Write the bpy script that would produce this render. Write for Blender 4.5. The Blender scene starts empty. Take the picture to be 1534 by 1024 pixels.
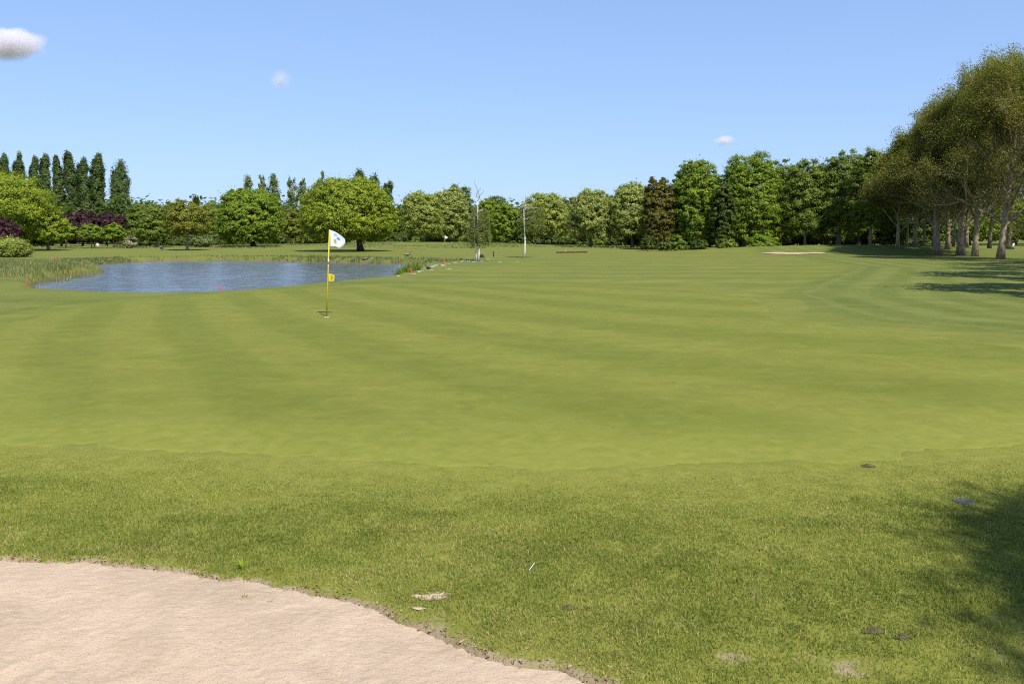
import bpy, math
import numpy as np
from mathutils import Vector

R = math.radians
scene = bpy.context.scene
COL = scene.collection
rng = np.random.default_rng(7)

# ------------------------------------------------------------------ camera
F_PX, CX, CY = 1193.0, 767.0, 512.0
CAM_Z = 2.0
PITCH = math.atan(157.0 / F_PX)
cam_d = bpy.data.cameras.new("camera")
cam_d.sensor_width = 36.0
cam_d.lens = 36.0 * F_PX / 1534.0
cam_d.clip_start = 0.05
cam_d.clip_end = 20000
cam = bpy.data.objects.new("camera", cam_d)
COL.objects.link(cam)
cam.location = (0, 0, CAM_Z)
cam.rotation_euler = (math.pi / 2 - PITCH, 0, 0)
scene.camera = cam
cP, sP = math.cos(PITCH), math.sin(PITCH)


def ray(px, py):
    u, v = (px - CX) / F_PX, (CY - py) / F_PX
    return u, cP + v * sP, -sP + v * cP


def gp(px, py, z=0.0):
    """point where the sight line through a photo position meets height z"""
    dx, dy, dz = ray(px, py)
    t = (z - CAM_Z) / dz
    return dx * t, dy * t


def at_depth(px, py, Y):
    dx, dy, dz = ray(px, py)
    t = Y / dy
    return dx * t, Y, CAM_Z + dz * t


# ------------------------------------------------------------------ noise
def _h(ix, iy, seed):
    n = (ix.astype(np.int64) * 374761393 + iy.astype(np.int64) * 668265263 + seed * 1442695041) & 0xFFFFFFFF
    n = ((n ^ (n >> 13)) * 1274126177) & 0xFFFFFFFF
    return ((n ^ (n >> 16)) & 0xFFFFFF) / float(0xFFFFFF)


def vnoise(x, y, seed=0):
    x0, y0 = np.floor(x), np.floor(y)
    fx, fy = x - x0, y - y0
    fx, fy = fx * fx * (3 - 2 * fx), fy * fy * (3 - 2 * fy)
    a, b = _h(x0, y0, seed), _h(x0 + 1, y0, seed)
    c, d = _h(x0, y0 + 1, seed), _h(x0 + 1, y0 + 1, seed)
    return (a + (b - a) * fx) * (1 - fy) + (c + (d - c) * fx) * fy


def fbm(x, y, seed=0, o=4):
    s, a, t = 0.0, 1.0, 0.0
    for k in range(o):
        s = s + a * vnoise(x * 2 ** k + 17.3 * k, y * 2 ** k - 9.1 * k, seed + k)
        t += a
        a *= 0.5
    return s / t


def sstep(a, b, x):
    t = np.clip((x - a) / (b - a), 0, 1)
    return t * t * (3 - 2 * t)


def sdf(poly, x, y):
    """signed distance to a closed polygon, negative inside"""
    x = np.asarray(x, float)
    y = np.asarray(y, float)
    d = np.full(x.shape, 1e12)
    ins = np.zeros(x.shape, bool)
    n = len(poly)
    for i in range(n):
        ax, ay = poly[i]
        bx, by = poly[(i + 1) % n]
        ex, ey = bx - ax, by - ay
        wx, wy = x - ax, y - ay
        t = np.clip((wx * ex + wy * ey) / (ex * ex + ey * ey + 1e-12), 0, 1)
        d = np.minimum(d, (wx - ex * t) ** 2 + (wy - ey * t) ** 2)
        if ay != by:
            cnd = ((ay > y) != (by > y)) & (x < ex * (y - ay) / ey + ax)
            ins ^= cnd
    d = np.sqrt(d)
    return np.where(ins, -d, d)


# ------------------------------------------------------------------ outlines on the ground
POND = [gp(*p) for p in [(26, 429.0), (44, 431), (90, 433.5), (130, 436), (180, 437.5), (220, 438), (260, 438), (310, 437), (370, 433.5),
                         (440, 427.5), (500, 421.5), (560, 415.5), (600, 412)]] + \
       [gp(px, py, -0.3) for px, py in [(628, 403), (642, 400), (647, 397.5)]] + \
       [gp(px, py, -0.45) for px, py in [(646, 395.5), (600, 394.8), (540, 393.8), (480, 392.6), (400, 391), (330, 390.6), (260, 391), (200, 392.5),
                                         (160, 394.5), (128, 396.5), (112, 399), (126, 403), (140, 406), (139, 409.5), (120, 412), (90, 415.5), (60, 419.5), (44, 422.5), (26, 424)]]
BUNKER = [gp(*p) for p in [(0, 835), (100, 842), (160, 848), (230, 852), (300, 859), (370, 867), (430, 878), (500, 893), (560, 909),
                           (620, 931), (680, 958), (740, 978), (800, 990), (850, 1001), (910, 1026)]] + \
         [(0.55, 2.6), (0.6, 1.8), (0.2, 0.9), (-1.2, 0.2), (-4.0, 0.0), (-7.5, 1.2), (-9.0, 3.2), (-7.6, 5.2), (-5.4, 5.35)]
GREEN = [gp(*p) for p in [(-160, 655), (0, 664), (200, 674), (420, 686), (620, 694), (760, 699), (1000, 700), (1250, 692), (1534, 668), (1720, 645),
                          (1700, 560), (1534, 521), (1400, 503), (1330, 496), (1240, 486), (1165, 478), (1148, 468), (1158, 456), (1120, 445), (1050, 436), (900, 429), (700, 427),
                          (560, 428), (430, 434), (300, 444), (200, 452), (120, 461), (50, 474), (0, 487), (-90, 520)]]
ROUGH_R = [gp(*p) for p in [(1900, 540), (1700, 516), (1534, 502), (1400, 490), (1290, 479), (1225, 460), (1172, 440), (1205, 426), (1262, 408), (1275, 400), (1236, 392),
                            (1190, 384), (1100, 377)]] + [(60, 140), (160, 140), (160, 10)]
BUNKER_FAR = [gp(px, 378 + 0.6 * (py - 377.8), 0.25) for px, py in [(1140, 377.2), (1160, 376.6), (1182, 377.0), (1200, 377.4), (1232, 377.3), (1238, 377.9), (1215, 378.2), (1195, 379.0), (1176, 378.7), (1150, 377.9)]]


def mound(x, y, cx, cy, sx, sy, h):
    return h * np.exp(-((x - cx) / sx) ** 2 - ((y - cy) / sy) ** 2)


def height(x, y):
    x = np.asarray(x, float)
    y = np.asarray(y, float)
    r = np.hypot(x, y)
    z = 0.22 * (fbm(x / 22, y / 22, 3, 3) - 0.5) * sstep(14, 45, r)
    z = z + 0.03 * (fbm(x / 2.1, y / 2.1, 31, 2) - 0.5) * (1 - sstep(6, 14, r))
    z = z + mound(x, y, 47, 104, 17, 10, 0.95) + mound(x, y, 31, 106, 10, 5, 0.35) + mound(x, y, 62, 92, 14, 12, 0.25)
    z = z + mound(x, y, -52, 150, 60, 22, 0.35) + mound(x, y, -18, 165, 26, 14, 0.8)
    z = z + 0.25 * np.clip((r - 150) / 200, 0, 3)
    near = (r < 130) & (y > 20)
    d = np.full(x.shape, 99.0)
    if near.any():
        d[near] = sdf(POND, x[near], y[near]) + 0.35 * (fbm(x[near] / 2.2, y[near] / 2.2, 5, 2) - 0.5)
    z = z * sstep(0, 3.5, d) + np.where(d < 0, -1.6 * sstep(0, 2.2, -d), 0)
    nb = r < 14
    b = np.full(x.shape, 99.0)
    if nb.any():
        b[nb] = bunker_d(x[nb], y[nb])
    z = z + np.where(b < 0, -0.25 * sstep(0, 0.09, -b), 0) + 0.012 * (1 - sstep(0.0, 0.25, np.abs(b - 0.05)))
    return z


def bunker_d(x, y):
    return sdf(BUNKER, x, y) + 0.075 * (fbm(x / 0.22, y / 0.22, 11, 3) - 0.5) + 0.10 * (fbm(x / 0.8, y / 0.8, 12, 2) - 0.5)


def hz(x, y):
    return float(height(np.array([x]), np.array([y]))[0])


# ------------------------------------------------------------------ mesh helpers
def mesh_np(name, verts, faces, attrs=None, smooth=False, mat_idx=None):
    """faces: list of (n,k) index arrays"""
    me = bpy.data.meshes.new(name)
    verts = np.asarray(verts, np.float32)
    me.vertices.add(len(verts))
    me.vertices.foreach_set("co", verts.ravel())
    loops = np.concatenate([np.asarray(f, np.int32).ravel() for f in faces])
    sizes = np.concatenate([np.full(len(f), np.asarray(f).shape[1], np.int32) for f in faces])
    starts = np.concatenate([[0], np.cumsum(sizes)[:-1]]).astype(np.int32)
    me.loops.add(len(loops))
    me.loops.foreach_set("vertex_index", loops)
    me.polygons.add(len(sizes))
    me.polygons.foreach_set("loop_start", starts)
    me.polygons.foreach_set("use_smooth", np.full(len(sizes), bool(smooth)))
    if mat_idx is not None:
        me.polygons.foreach_set("material_index", np.asarray(mat_idx, np.int32))
    me.update(calc_edges=True)
    for k, (dom, arr) in (attrs or {}).items():
        a = me.attributes.new(k, 'FLOAT', dom)
        a.data.foreach_set("value", np.asarray(arr, np.float32))
    return me


def link(name, me, mats=None, parent=None, loc=None):
    o = bpy.data.objects.new(name, me)
    COL.objects.link(o)
    if mats is not None:
        for m in (mats if isinstance(mats, (list, tuple)) else [mats]):
            me.materials.append(m)
    if parent is not None:
        o.parent = parent
    if loc is not None:
        o.location = loc
    return o


def thing(name, label, cat, loc=(0, 0, 0), rz=0.0, group=None):
    o = bpy.data.objects.new(name, None)
    COL.objects.link(o)
    o.location = loc
    o.rotation_euler = (0, 0, rz)
    o.empty_display_size = 0.3
    return tag(o, label, cat, group)


def tag(o, label, cat, group=None, kind=None):
    o["label"] = label
    o["category"] = cat
    if group:
        o["group"] = group
    if kind:
        o["kind"] = kind
    return o


def struct(o, label=None):
    o["kind"] = "structure"
    if label:
        o["label"] = label
    return o


def tube(pts, rad, n=6, cap=True):
    """verts, quads, and tri caps of a tapering tube through pts"""
    pts = np.asarray(pts, float)
    m = len(pts)
    rad = np.broadcast_to(np.asarray(rad, float), (m,))
    tan = np.gradient(pts, axis=0)
    tan /= np.linalg.norm(tan, axis=1)[:, None] + 1e-9
    ref = np.where(np.abs(tan[:, 2:3]) > 0.9, np.array([[1.0, 0, 0]]), np.array([[0, 0, 1.0]]))
    ref = np.repeat(ref[:1], m, 0)
    a = np.cross(tan, ref)
    a /= np.linalg.norm(a, axis=1)[:, None] + 1e-9
    b = np.cross(tan, a)
    ang = np.arange(n) * 2 * math.pi / n
    v = pts[:, None, :] + rad[:, None, None] * (np.cos(ang)[None, :, None] * a[:, None, :] + np.sin(ang)[None, :, None] * b[:, None, :])
    v = v.reshape(-1, 3)
    i = np.arange(m - 1)[:, None] * n
    j = np.arange(n)[None, :]
    k = (j + 1) % n
    q = np.stack([i + j, i + k, i + n + k, i + n + j], -1).reshape(-1, 4)
    t = np.zeros((0, 3), int)
    if cap:
        v = np.vstack([v, pts[:1], pts[-1:]])
        c0, c1 = m * n, m * n + 1
        jj = np.arange(n)
        t = np.vstack([np.stack([np.full(n, c0), (jj + 1) % n, jj], 1),
                       np.stack([np.full(n, c1), (m - 1) * n + jj, (m - 1) * n + (jj + 1) % n], 1)])
    return v, q, t


class MB:
    """collects pieces of one mesh"""

    def __init__(s):
        s.v, s.q, s.t, s.n = [], [], [], 0

    def add(s, v, q=None, t=None):
        s.v.append(np.asarray(v, float))
        if q is not None and len(q):
            s.q.append(np.asarray(q) + s.n)
        if t is not None and len(t):
            s.t.append(np.asarray(t) + s.n)
        s.n += len(v)
        return s

    def tube(s, pts, rad, n=6):
        return s.add(*tube(pts, rad, n))

    def box(s, c, size, rz=0.0, bev=0.0):
        sx, sy, sz = [d / 2 for d in size]
        v = np.array([[x, y, z] for z in (-sz, sz) for x, y in ((-sx, -sy), (sx, -sy), (sx, sy), (-sx, sy))])
        cr, sr = math.cos(rz), math.sin(rz)
        v = np.stack([v[:, 0] * cr - v[:, 1] * sr, v[:, 0] * sr + v[:, 1] * cr, v[:, 2]], 1) + np.asarray(c)
        return s.add(v, [[3, 2, 1, 0], [4, 5, 6, 7], [0, 1, 5, 4], [1, 2, 6, 5], [2, 3, 7, 6], [3, 0, 4, 7]])

    def mesh(s, name, smooth=False):
        fs = []
        if s.q:
            fs.append(np.vstack(s.q))
        if s.t:
            fs.append(np.vstack(s.t))
        return mesh_np(name, np.vstack(s.v), fs, smooth=smooth)


# ------------------------------------------------------------------ materials
def new_mat(name):
    m = bpy.data.materials.new(name)
    m.use_nodes = True
    nt = m.node_tree
    nt.nodes.clear()
    out = nt.nodes.new('ShaderNodeOutputMaterial')
    return m, nt, out


class NT:
    def __init__(s, nt):
        s.nt = nt

    def n(s, typ, **kw):
        nd = s.nt.nodes.new(typ)
        for k, v in kw.items():
            setattr(nd, k, v)
        return nd

    def l(s, a, b):
        s.nt.links.new(a, b)

    def put(s, sock, v):
        if hasattr(v, "is_linked") or isinstance(v, bpy.types.NodeSocket):
            s.l(v, sock)
        else:
            sock.default_value = (*v, 1) if (isinstance(v, (tuple, list)) and len(v) == 3 and sock.type == 'RGBA') else v

    def noise(s, vec, scale, detail=4, rough=0.6, dist=0.0):
        nd = s.n('ShaderNodeTexNoise')
        nd.inputs['Scale'].default_value = scale
        nd.inputs['Detail'].default_value = detail
        nd.inputs['Roughness'].default_value = rough
        nd.inputs['Distortion'].default_value = dist
        if vec is not None:
            s.l(vec, nd.inputs['Vector'])
        return nd.outputs['Fac']

    def mapr(s, v, a, b, c=0.0, d=1.0, smooth=False):
        nd = s.n('ShaderNodeMapRange')
        if smooth:
            nd.interpolation_type = 'SMOOTHSTEP'
        s.put(nd.inputs[0], v)
        for i, q in enumerate((a, b, c, d)):
            nd.inputs[i + 1].default_value = q
        return nd.outputs[0]

    def math(s, op, a, b=0.0):
        nd = s.n('ShaderNodeMath', operation=op)
        s.put(nd.inputs[0], a)
        s.put(nd.inputs[1], b)
        return nd.outputs[0]

    def mix(s, fac, a, b, blend='MIX'):
        nd = s.n('ShaderNodeMix', data_type='RGBA', blend_type=blend)
        s.put(nd.inputs[0], fac)
        s.put(nd.inputs[6], a)
        s.put(nd.inputs[7], b)
        return nd.outputs[2]

    def attr(s, name):
        return s.n('ShaderNodeAttribute', attribute_name=name).outputs['Fac']

    def pos(s):
        return s.n('ShaderNodeNewGeometry').outputs['Position']

    def scaled(s, vec, sc):
        nd = s.n('ShaderNodeVectorMath', operation='MULTIPLY')
        s.l(vec, nd.inputs[0])
        nd.inputs[1].default_value = sc
        return nd.outputs[0]

    def principled(s, out, col, rough=0.8, spec=0.3, normal=None, metal=0.0):
        p = s.n('ShaderNodeBsdfPrincipled')
        s.put(p.inputs['Base Color'], col)
        s.put(p.inputs['Roughness'], rough)
        p.inputs['Specular IOR Level'].default_value = spec
        p.inputs['Metallic'].default_value = metal
        if normal is not None:
            s.l(normal, p.inputs['Normal'])
        s.l(p.outputs[0], out.inputs[0])
        return p

    def bump(s, h, strength, dist):
        b = s.n('ShaderNodeBump')
        b.inputs['Strength'].default_value = strength
        b.inputs['Distance'].default_value = dist
        s.l(h, b.inputs['Height'])
        return b.outputs[0]


def leaf_mat(name, dark, light, transl=0.38, tl=(1.3, 1.25, 0.5)):
    m, nt, out = new_mat(name)
    g = NT(nt)
    t = g.attr("tint")
    col = g.mix(t, dark, light)
    p = g.n('ShaderNodeBsdfPrincipled')
    g.l(col, p.inputs['Base Color'])
    p.inputs['Roughness'].default_value = 0.55
    p.inputs['Specular IOR Level'].default_value = 0.25
    tr = g.n('ShaderNodeBsdfTranslucent')
    g.l(g.mix(1.0, col, tl, 'MULTIPLY'), tr.inputs[0])
    mx = g.n('ShaderNodeMixShader')
    mx.inputs[0].default_value = transl
    g.l(p.outputs[0], mx.inputs[1])
    g.l(tr.outputs[0], mx.inputs[2])
    g.l(mx.outputs[0], out.inputs[0])
    return m


def bark_mat(name, a, b, scale=3.0):
    m, nt, out = new_mat(name)
    g = NT(nt)
    o = g.n('ShaderNodeTexCoord').outputs['Object']
    f = g.noise(g.scaled(o, (1, 1, 0.35)), scale, 6, 0.7)
    col = g.mix(g.mapr(f, 0.35, 0.65), a, b)
    g.principled(out, col, 0.9, 0.1, g.bump(f, 0.6, 0.05))
    return m


def plain_mat(name, col, rough=0.6, spec=0.3, vary=0.12, scale=6.0, metal=0.0):
    m, nt, out = new_mat(name)
    g = NT(nt)
    o = g.n('ShaderNodeTexCoord').outputs['Object']
    f = g.noise(o, scale, 4, 0.6)
    d = tuple(c * (1 - vary * 1.6) for c in col)
    g.principled(out, g.mix(g.mapr(f, 0.3, 0.7), d, col), rough, spec, None, metal)
    return m


# ------------------------------------------------------------------ ground
def turf_nodes(g):
    P = g.pos()
    flat = g.scaled(P, (1, 1, 0))
    return P, flat


def make_ground_mat():
    m, nt, out = new_mat("turf")
    g = NT(nt)
    P, F = turf_nodes(g)
    rough, near, tone, bank, soil = g.attr("rough"), g.attr("near"), g.attr("tone"), g.attr("bank"), g.attr("soil")
    n_big = g.noise(F, 0.11, 4, 0.6)
    n_mid = g.noise(g.scaled(F, (0.55, 1.0, 1)), 0.75, 5, 0.65, 0.4)
    n_fine = g.noise(F, 6.0, 5, 0.7)
    n_grit = g.noise(F, 70.0, 3, 0.75)
    fair = g.mix(g.mapr(n_mid, 0.36, 0.66), (0.205, 0.225, 0.052), (0.285, 0.290, 0.082))
    fair = g.mix(g.mapr(n_big, 0.4, 0.62), fair, g.mix(0.5, fair, (0.19, 0.235, 0.045)))
    rgh = g.mix(g.mapr(n_mid, 0.35, 0.66), (0.128, 0.182, 0.033), (0.225, 0.262, 0.075))
    rgh = g.mix(g.mapr(n_fine, 0.38, 0.70), rgh, (0.255, 0.255, 0.085))
    nr = g.mix(g.mapr(n_fine, 0.35, 0.7), (0.140, 0.147, 0.025), (0.204, 0.202, 0.039))
    col = g.mix(rough, fair, rgh)
    col = g.mix(1.0, col, (0.600, 0.592, 0.45), 'MULTIPLY')
    col = g.mix(near, col, nr)
    # mowing tone
    col = g.mix(g.mapr(tone, 0, 1, 0, 0.55), col, g.mix(1.0, col, (0.60, 0.70, 0.48), 'MULTIPLY'))
    col = g.mix(g.mapr(n_grit, 0.25, 0.75, 0.0, 0.32), col, g.mix(1.0, col, (0.55, 0.6, 0.45), 'MULTIPLY'))
    mud = g.mix(n_fine, (0.07, 0.055, 0.03), (0.15, 0.12, 0.07))
    col = g.mix(bank, col, mud)
    earth = g.mix(g.mapr(n_fine, 0.3, 0.7), (0.15, 0.112, 0.068), (0.29, 0.22, 0.148))
    col = g.mix(g.mapr(g.math('ADD', soil, g.mapr(n_fine, 0.3, 0.7, -0.4, 0.4)), 0.35, 0.75), col, earth)
    hgt = g.math('ADD', g.math('MULTIPLY', n_grit, 0.5), n_fine)
    g.principled(out, col, 0.95, 0.12, g.bump(hgt, 0.35, 0.03))
    return m


def make_green_mat():
    m, nt, out = new_mat("putting_turf")
    g = NT(nt)
    P, F = turf_nodes(g)
    tone, edge = g.attr("tone"), g.attr("edge")
    n_big = g.noise(g.scaled(F, (0.6, 1, 1)), 0.33, 4, 0.6, 0.5)
    n_mid = g.noise(g.scaled(F, (0.7, 1.1, 1)), 1.7, 5, 0.68, 0.6)
    n_pat = g.noise(F, 5.5, 4, 0.6, 0.3)
    n_grit = g.noise(F, 95.0, 3, 0.8)
    a = g.mix(g.mapr(n_mid, 0.30, 0.70), (0.225, 0.232, 0.047), (0.298, 0.306, 0.076))
    a = g.mix(g.mapr(n_big, 0.42, 0.63, 0, 0.35), a, (0.205, 0.245, 0.045))
    a = g.mix(g.mapr(n_pat, 0.56, 0.72, 0, 0.5), a, (0.36, 0.34, 0.105))
    a = g.mix(g.mapr(n_pat, 0.27, 0.40, 0.5, 0), a, (0.16, 0.20, 0.042))
    a = g.mix(g.mapr(tone, 0, 1, 0, 0.40), a, g.mix(1.0, a, (0.60, 0.70, 0.48), 'MULTIPLY'))
    a = g.mix(g.mapr(n_grit, 0.25, 0.75, 0.0, 0.46), a, g.mix(1.0, a, (0.52, 0.58, 0.42), 'MULTIPLY'))
    col = g.mix(g.mapr(edge, 0, 1, 0.75, 0), a, g.mix(g.mapr(n_pat, 0.35, 0.65), (0.250, 0.272, 0.058), (0.315, 0.325, 0.082)))
    col = g.mix(1.0, col, (0.590, 0.588, 0.43), 'MULTIPLY')
    g.principled(out, col, 0.95, 0.12, g.bump(g.math('ADD', n_grit, g.math('MULTIPLY', n_pat, 1.5)), 0.22, 0.012))
    return m


def stripe_tone(x, y):
    xc = np.clip(x, -12, 9.5)
    s = y + 1.25 * xc - 0.055 * xc * xc + 0.8 * (fbm(x / 3.0, y / 3.0, 71, 3) - 0.5)
    w = 0.5 + 0.5 * np.tanh(3.0 * np.sin(2 * math.pi * s / 5.0 + 0.8))
    return w * (0.70 + 0.45 * fbm(x / 2.6, y / 2.6, 77, 3))


def build_ground():
    a_in = np.arange(-39, 39.001, 0.13)
    a_out = np.concatenate([np.arange(-180, -39, 3.0), np.arange(42, 180, 3.0)])
    ang = np.radians(np.sort(np.concatenate([a_in, a_out])))
    rad = [0.6]
    while rad[-1] < 6000:
        rad.append(rad[-1] * (1.0125 if rad[-1] < 180 else 1.06))
    rad = np.array(rad)
    A, RR = np.meshgrid(ang, rad)
    X, Y = RR * np.sin(A), RR * np.cos(A)
    x, y = X.ravel(), Y.ravel()
    z = height(x, y)
    r = np.hypot(x, y)
    dg = np.full(x.shape, 99.0)
    s = r < 70
    dg[s] = sdf(GREEN, x[s], y[s])
    dr = sdf(ROUGH_R, x, y) + 0.5 * (fbm(x / 2, y / 2, 41, 3) - 0.5)
    rough = 1 - sstep(-0.35, 0.35, dr)
    near = (1 - sstep(6.0, 7.6, np.where(np.abs(np.degrees(np.arctan2(x, y))) < 60, y, r))) * 1.0
    near = np.where((y > 2) & (y < 14), sstep(-0.5, 0.3, dg), near)
    # left strip between pond and green is semi rough
    leftr = (x < -4) & (y > 14) & (y < 40) & (dg > 1.2)
    rough = np.maximum(rough, leftr * 0.55 * sstep(1.2, 2.0, dg))
    dp = np.full(x.shape, 99.0)
    s = (r < 130) & (y > 15)
    dp[s] = sdf(POND, x[s], y[s])
    bank = np.maximum(1 - sstep(-0.75, -0.35, dp), 0)
    farb = (dp > 0) & (dp < 7) & (y > 55)
    rough = np.maximum(rough, farb * (1 - sstep(4.0, 7.0, dp)) * 0.9)
    # woodland floor
    rough = np.maximum(rough, sstep(125, 150, r))
    db = np.full(x.shape, 99.0)
    s = r < 14
    db[s] = bunker_d(x[s], y[s])
    soil = 0.8 * (1 - sstep(0.0, 0.07, db))
    for px, py, rr in [(665, 935, 0.17), (690, 948, 0.16), (640, 930, 0.1), (1275, 998, 0.2), (1230, 992, 0.15), (1350, 1003, 0.035), (1500, 985, 0.13), (1100, 985, 0.14)]:
        cx, cy = gp(px, py)
        soil = np.maximum(soil, 0.5 * np.exp(-((x - cx) / rr) ** 2 - ((y - cy) / (rr * 0.6)) ** 2))
    # mowing bands
    band = 0.5 + 0.5 * np.tanh(2.0 * np.sin(2 * math.pi * (y + 0.12 * x + 2.0 * (fbm(x / 14, y / 14, 51, 2) - 0.5)) / 5.5))
    tone = band * (0.35 + 0.6 * fbm(x / 7, y / 5, 57, 3)) * (1 - sstep(90, 140, r))
    rb = 0.5 + 0.5 * np.tanh(2.5 * np.sin(2 * math.pi * (dr + 0.4 * (fbm(x / 5, y / 5, 52, 2) - 0.5)) / 1.9))
    tone = np.where(dr < 0, rb * (0.35 + 0.9 * fbm(x / 3, y / 3, 58, 3)), tone)
    tone = np.where((dr < 0) & (dr > -0.6), 0.6, tone)
    tone = np.where(y < 13, tone * (1 - sstep(-0.3, 0.1, dg)), tone)
    tone = np.where((dg > 0) & (dg < 1.0) & (y > 10), 0.15, tone)     # paler collar
    tone = np.where((dg > 1.0) & (dg < 1.5) & (x < 0) & (y > 10), 0.8, tone)
    nr, na = len(rad), len(ang)
    i = np.arange(nr - 1)[:, None] * na
    j = np.arange(na)[None, :]
    k = (j + 1) % na
    q = np.stack([i + j, i + k, i + na + k, i + na + j], -1).reshape(-1, 4)
    q = q[:, ::-1]
    v = np.stack([x, y, z], 1)
    v = np.vstack([v, [[0, 0, hz(0, 0)]]])
    c = len(v) - 1
    t = np.stack([np.full(na, c), np.arange(na), (np.arange(na) + 1) % na], 1)[:, ::-1]
    def ext(a):
        return np.append(a, a[0])
    me = mesh_np("ground", v, [q, t], {"rough": ('POINT', ext(rough)), "near": ('POINT', ext(near)), "tone": ('POINT', ext(tone)),
                                       "bank": ('POINT', ext(bank)), "soil": ('POINT', ext(soil))}, smooth=True)
    struct(link("ground", me, make_ground_mat()))

    # putting green: a sheet of its own a few millimetres above the ground
    a_g = np.radians(np.arange(-46, 46.01, 0.028))
    r_g = [5.0]
    while r_g[-1] < 40:
        r_g.append(r_g[-1] * 1.009)
    A, RR = np.meshgrid(a_g, np.array(r_g))
    x, y = (RR * np.sin(A)).ravel(), (RR * np.cos(A)).ravel()
    d = sdf(GREEN, x, y) + 0.6 * (fbm(x / 0.5, y / 0.5, 81, 4) - 0.5)
    z = height(x, y) + 0.004 - 0.03 * sstep(-0.06, 0.05, d)
    na, nr = len(a_g), len(r_g)
    i = np.arange(nr - 1)[:, None] * na
    j = np.arange(na - 1)[None, :]
    q = np.stack([i + j, i + na + j, i + na + j + 1, i + j + 1], -1).reshape(-1, 4)
    keep = (d[q] < 0.06).all(1)
    q = q[keep]
    edge = sstep(0.0, 2.4, -d)
    edge = np.where(y > 12, 0.75 + 0.25 * sstep(0.0, 0.35, -d), edge)
    me = mesh_np("putting_green", np.stack([x, y, z], 1), [q[:, ::-1]], {"tone": ('POINT', stripe_tone(x, y)), "edge": ('POINT', edge)}, smooth=True)
    n = np.zeros(len(me.polygons) * 3, np.float32)
    me.polygons.foreach_get("normal", n)
    if n[2] < 0:
        me.flip_normals()
    struct(link("putting_green", me, make_green_mat()))


build_ground()


# ------------------------------------------------------------------ sand
def make_sand_mat():
    m, nt, out = new_mat("sand")
    g = NT(nt)
    P, F = turf_nodes(g)
    big = g.noise(F, 2.1, 5, 0.62, 0.8)
    mid = g.noise(g.scaled(F, (1, 1.6, 1)), 14.0, 5, 0.7)
    fine = g.noise(F, 75.0, 3, 0.8)
    col = g.mix(g.mapr(big, 0.35, 0.65), (0.330, 0.246, 0.168), (0.432, 0.328, 0.232))
    col = g.mix(g.mapr(mid, 0.3, 0.7, 0, 0.5), col, (0.44, 0.342, 0.246))
    col = g.mix(g.mapr(fine, 0.57, 0.68, 0, 0.75), col, (0.16, 0.115, 0.075))
    h = g.math('ADD', g.math('MULTIPLY', fine, 0.6), g.math('MULTIPLY', mid, 2.0))
    g.principled(out, col, 0.95, 0.1, g.bump(h, 0.8, 0.010))
    return m


SAND = make_sand_mat()


def build_sand():
    xs = np.arange(-6.2, 1.2, 0.013)
    ys = np.arange(1.2, 5.9, 0.013)
    X, Y = np.meshgrid(xs, ys)
    x, y = X.ravel(), Y.ravel()
    d = bunker_d(x, y)
    u = x * 0.8 + y * 0.6
    z = -0.012 - 0.05 * sstep(0.1, 1.6, -d) + 0.032 * (fbm(x / 0.75, y / 0.55, 21, 3) - 0.5) * sstep(0.15, 0.9, -d)
    z = z + 0.007 * (fbm(x / 0.04, y / 0.03, 22, 2) - 0.5)
    z = z + 0.012 * np.sin(2 * math.pi * (u + 0.25 * fbm(x / 0.5, y / 0.5, 23, 2)) / 0.33) * sstep(0.15, 0.6, -d) * fbm(x / 1.1, y / 1.1, 25, 2)
    # a few scuffed footprints
    r2 = np.random.default_rng(5)
    for k in range(16):
        cx, cy = r2.uniform(-5, 0.2), r2.uniform(2.3, 4.6)
        a = r2.uniform(-0.8, 0.8)
        ux, uy = (x - cx) * math.cos(a) + (y - cy) * math.sin(a), -(x - cx) * math.sin(a) + (y - cy) * math.cos(a)
        e = (ux / 0.07) ** 2 + (uy / 0.17) ** 2
        z = z + (-0.016 * np.exp(-e) + 0.006 * np.exp(-((np.sqrt(e) - 1.5) / 0.35) ** 2)) * sstep(0.25, 0.6, -d)
    nx, ny = len(xs), len(ys)
    i = np.arange(ny - 1)[:, None] * nx
    j = np.arange(nx - 1)[None, :]
    q = np.stack([i + j, i + j + 1, i + nx + j + 1, i + nx + j], -1).reshape(-1, 4)
    q = q[(d[q] < 0.16).all(1)]
    me = mesh_np("bunker_sand", np.stack([x, y, z], 1), [q], smooth=True)
    struct(link("bunker_sand", me, SAND), "pale sand of the bunker in the near left corner")
    # the small bunker far down the fairway
    px = np.array(BUNKER_FAR)
    x0, y0, x1, y1 = px[:, 0].min(), px[:, 1].min(), px[:, 0].max(), px[:, 1].max()
    xs, ys = np.linspace(x0, x1, 60), np.linspace(y0, y1, 40)
    X, Y = np.meshgrid(xs, ys)
    x, y = X.ravel(), Y.ravel()
    d = sdf(BUNKER_FAR, x, y)
    z = height(x, y) + 0.03 + 0.05 * fbm(x, y, 9, 2)
    i = np.arange(39)[:, None] * 60
    j = np.arange(59)[None, :]
    q = np.stack([i + j, i + j + 1, i + 61 + j, i + 60 + j], -1).reshape(-1, 4)
    q = q[(d[q] < 0.1).all(1)]
    struct(link("far_bunker_sand", mesh_np("far_bunker_sand", np.stack([x, y, z], 1), [q], smooth=True), SAND), "sand of the small bunker at the foot of the wood")


build_sand()


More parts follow.
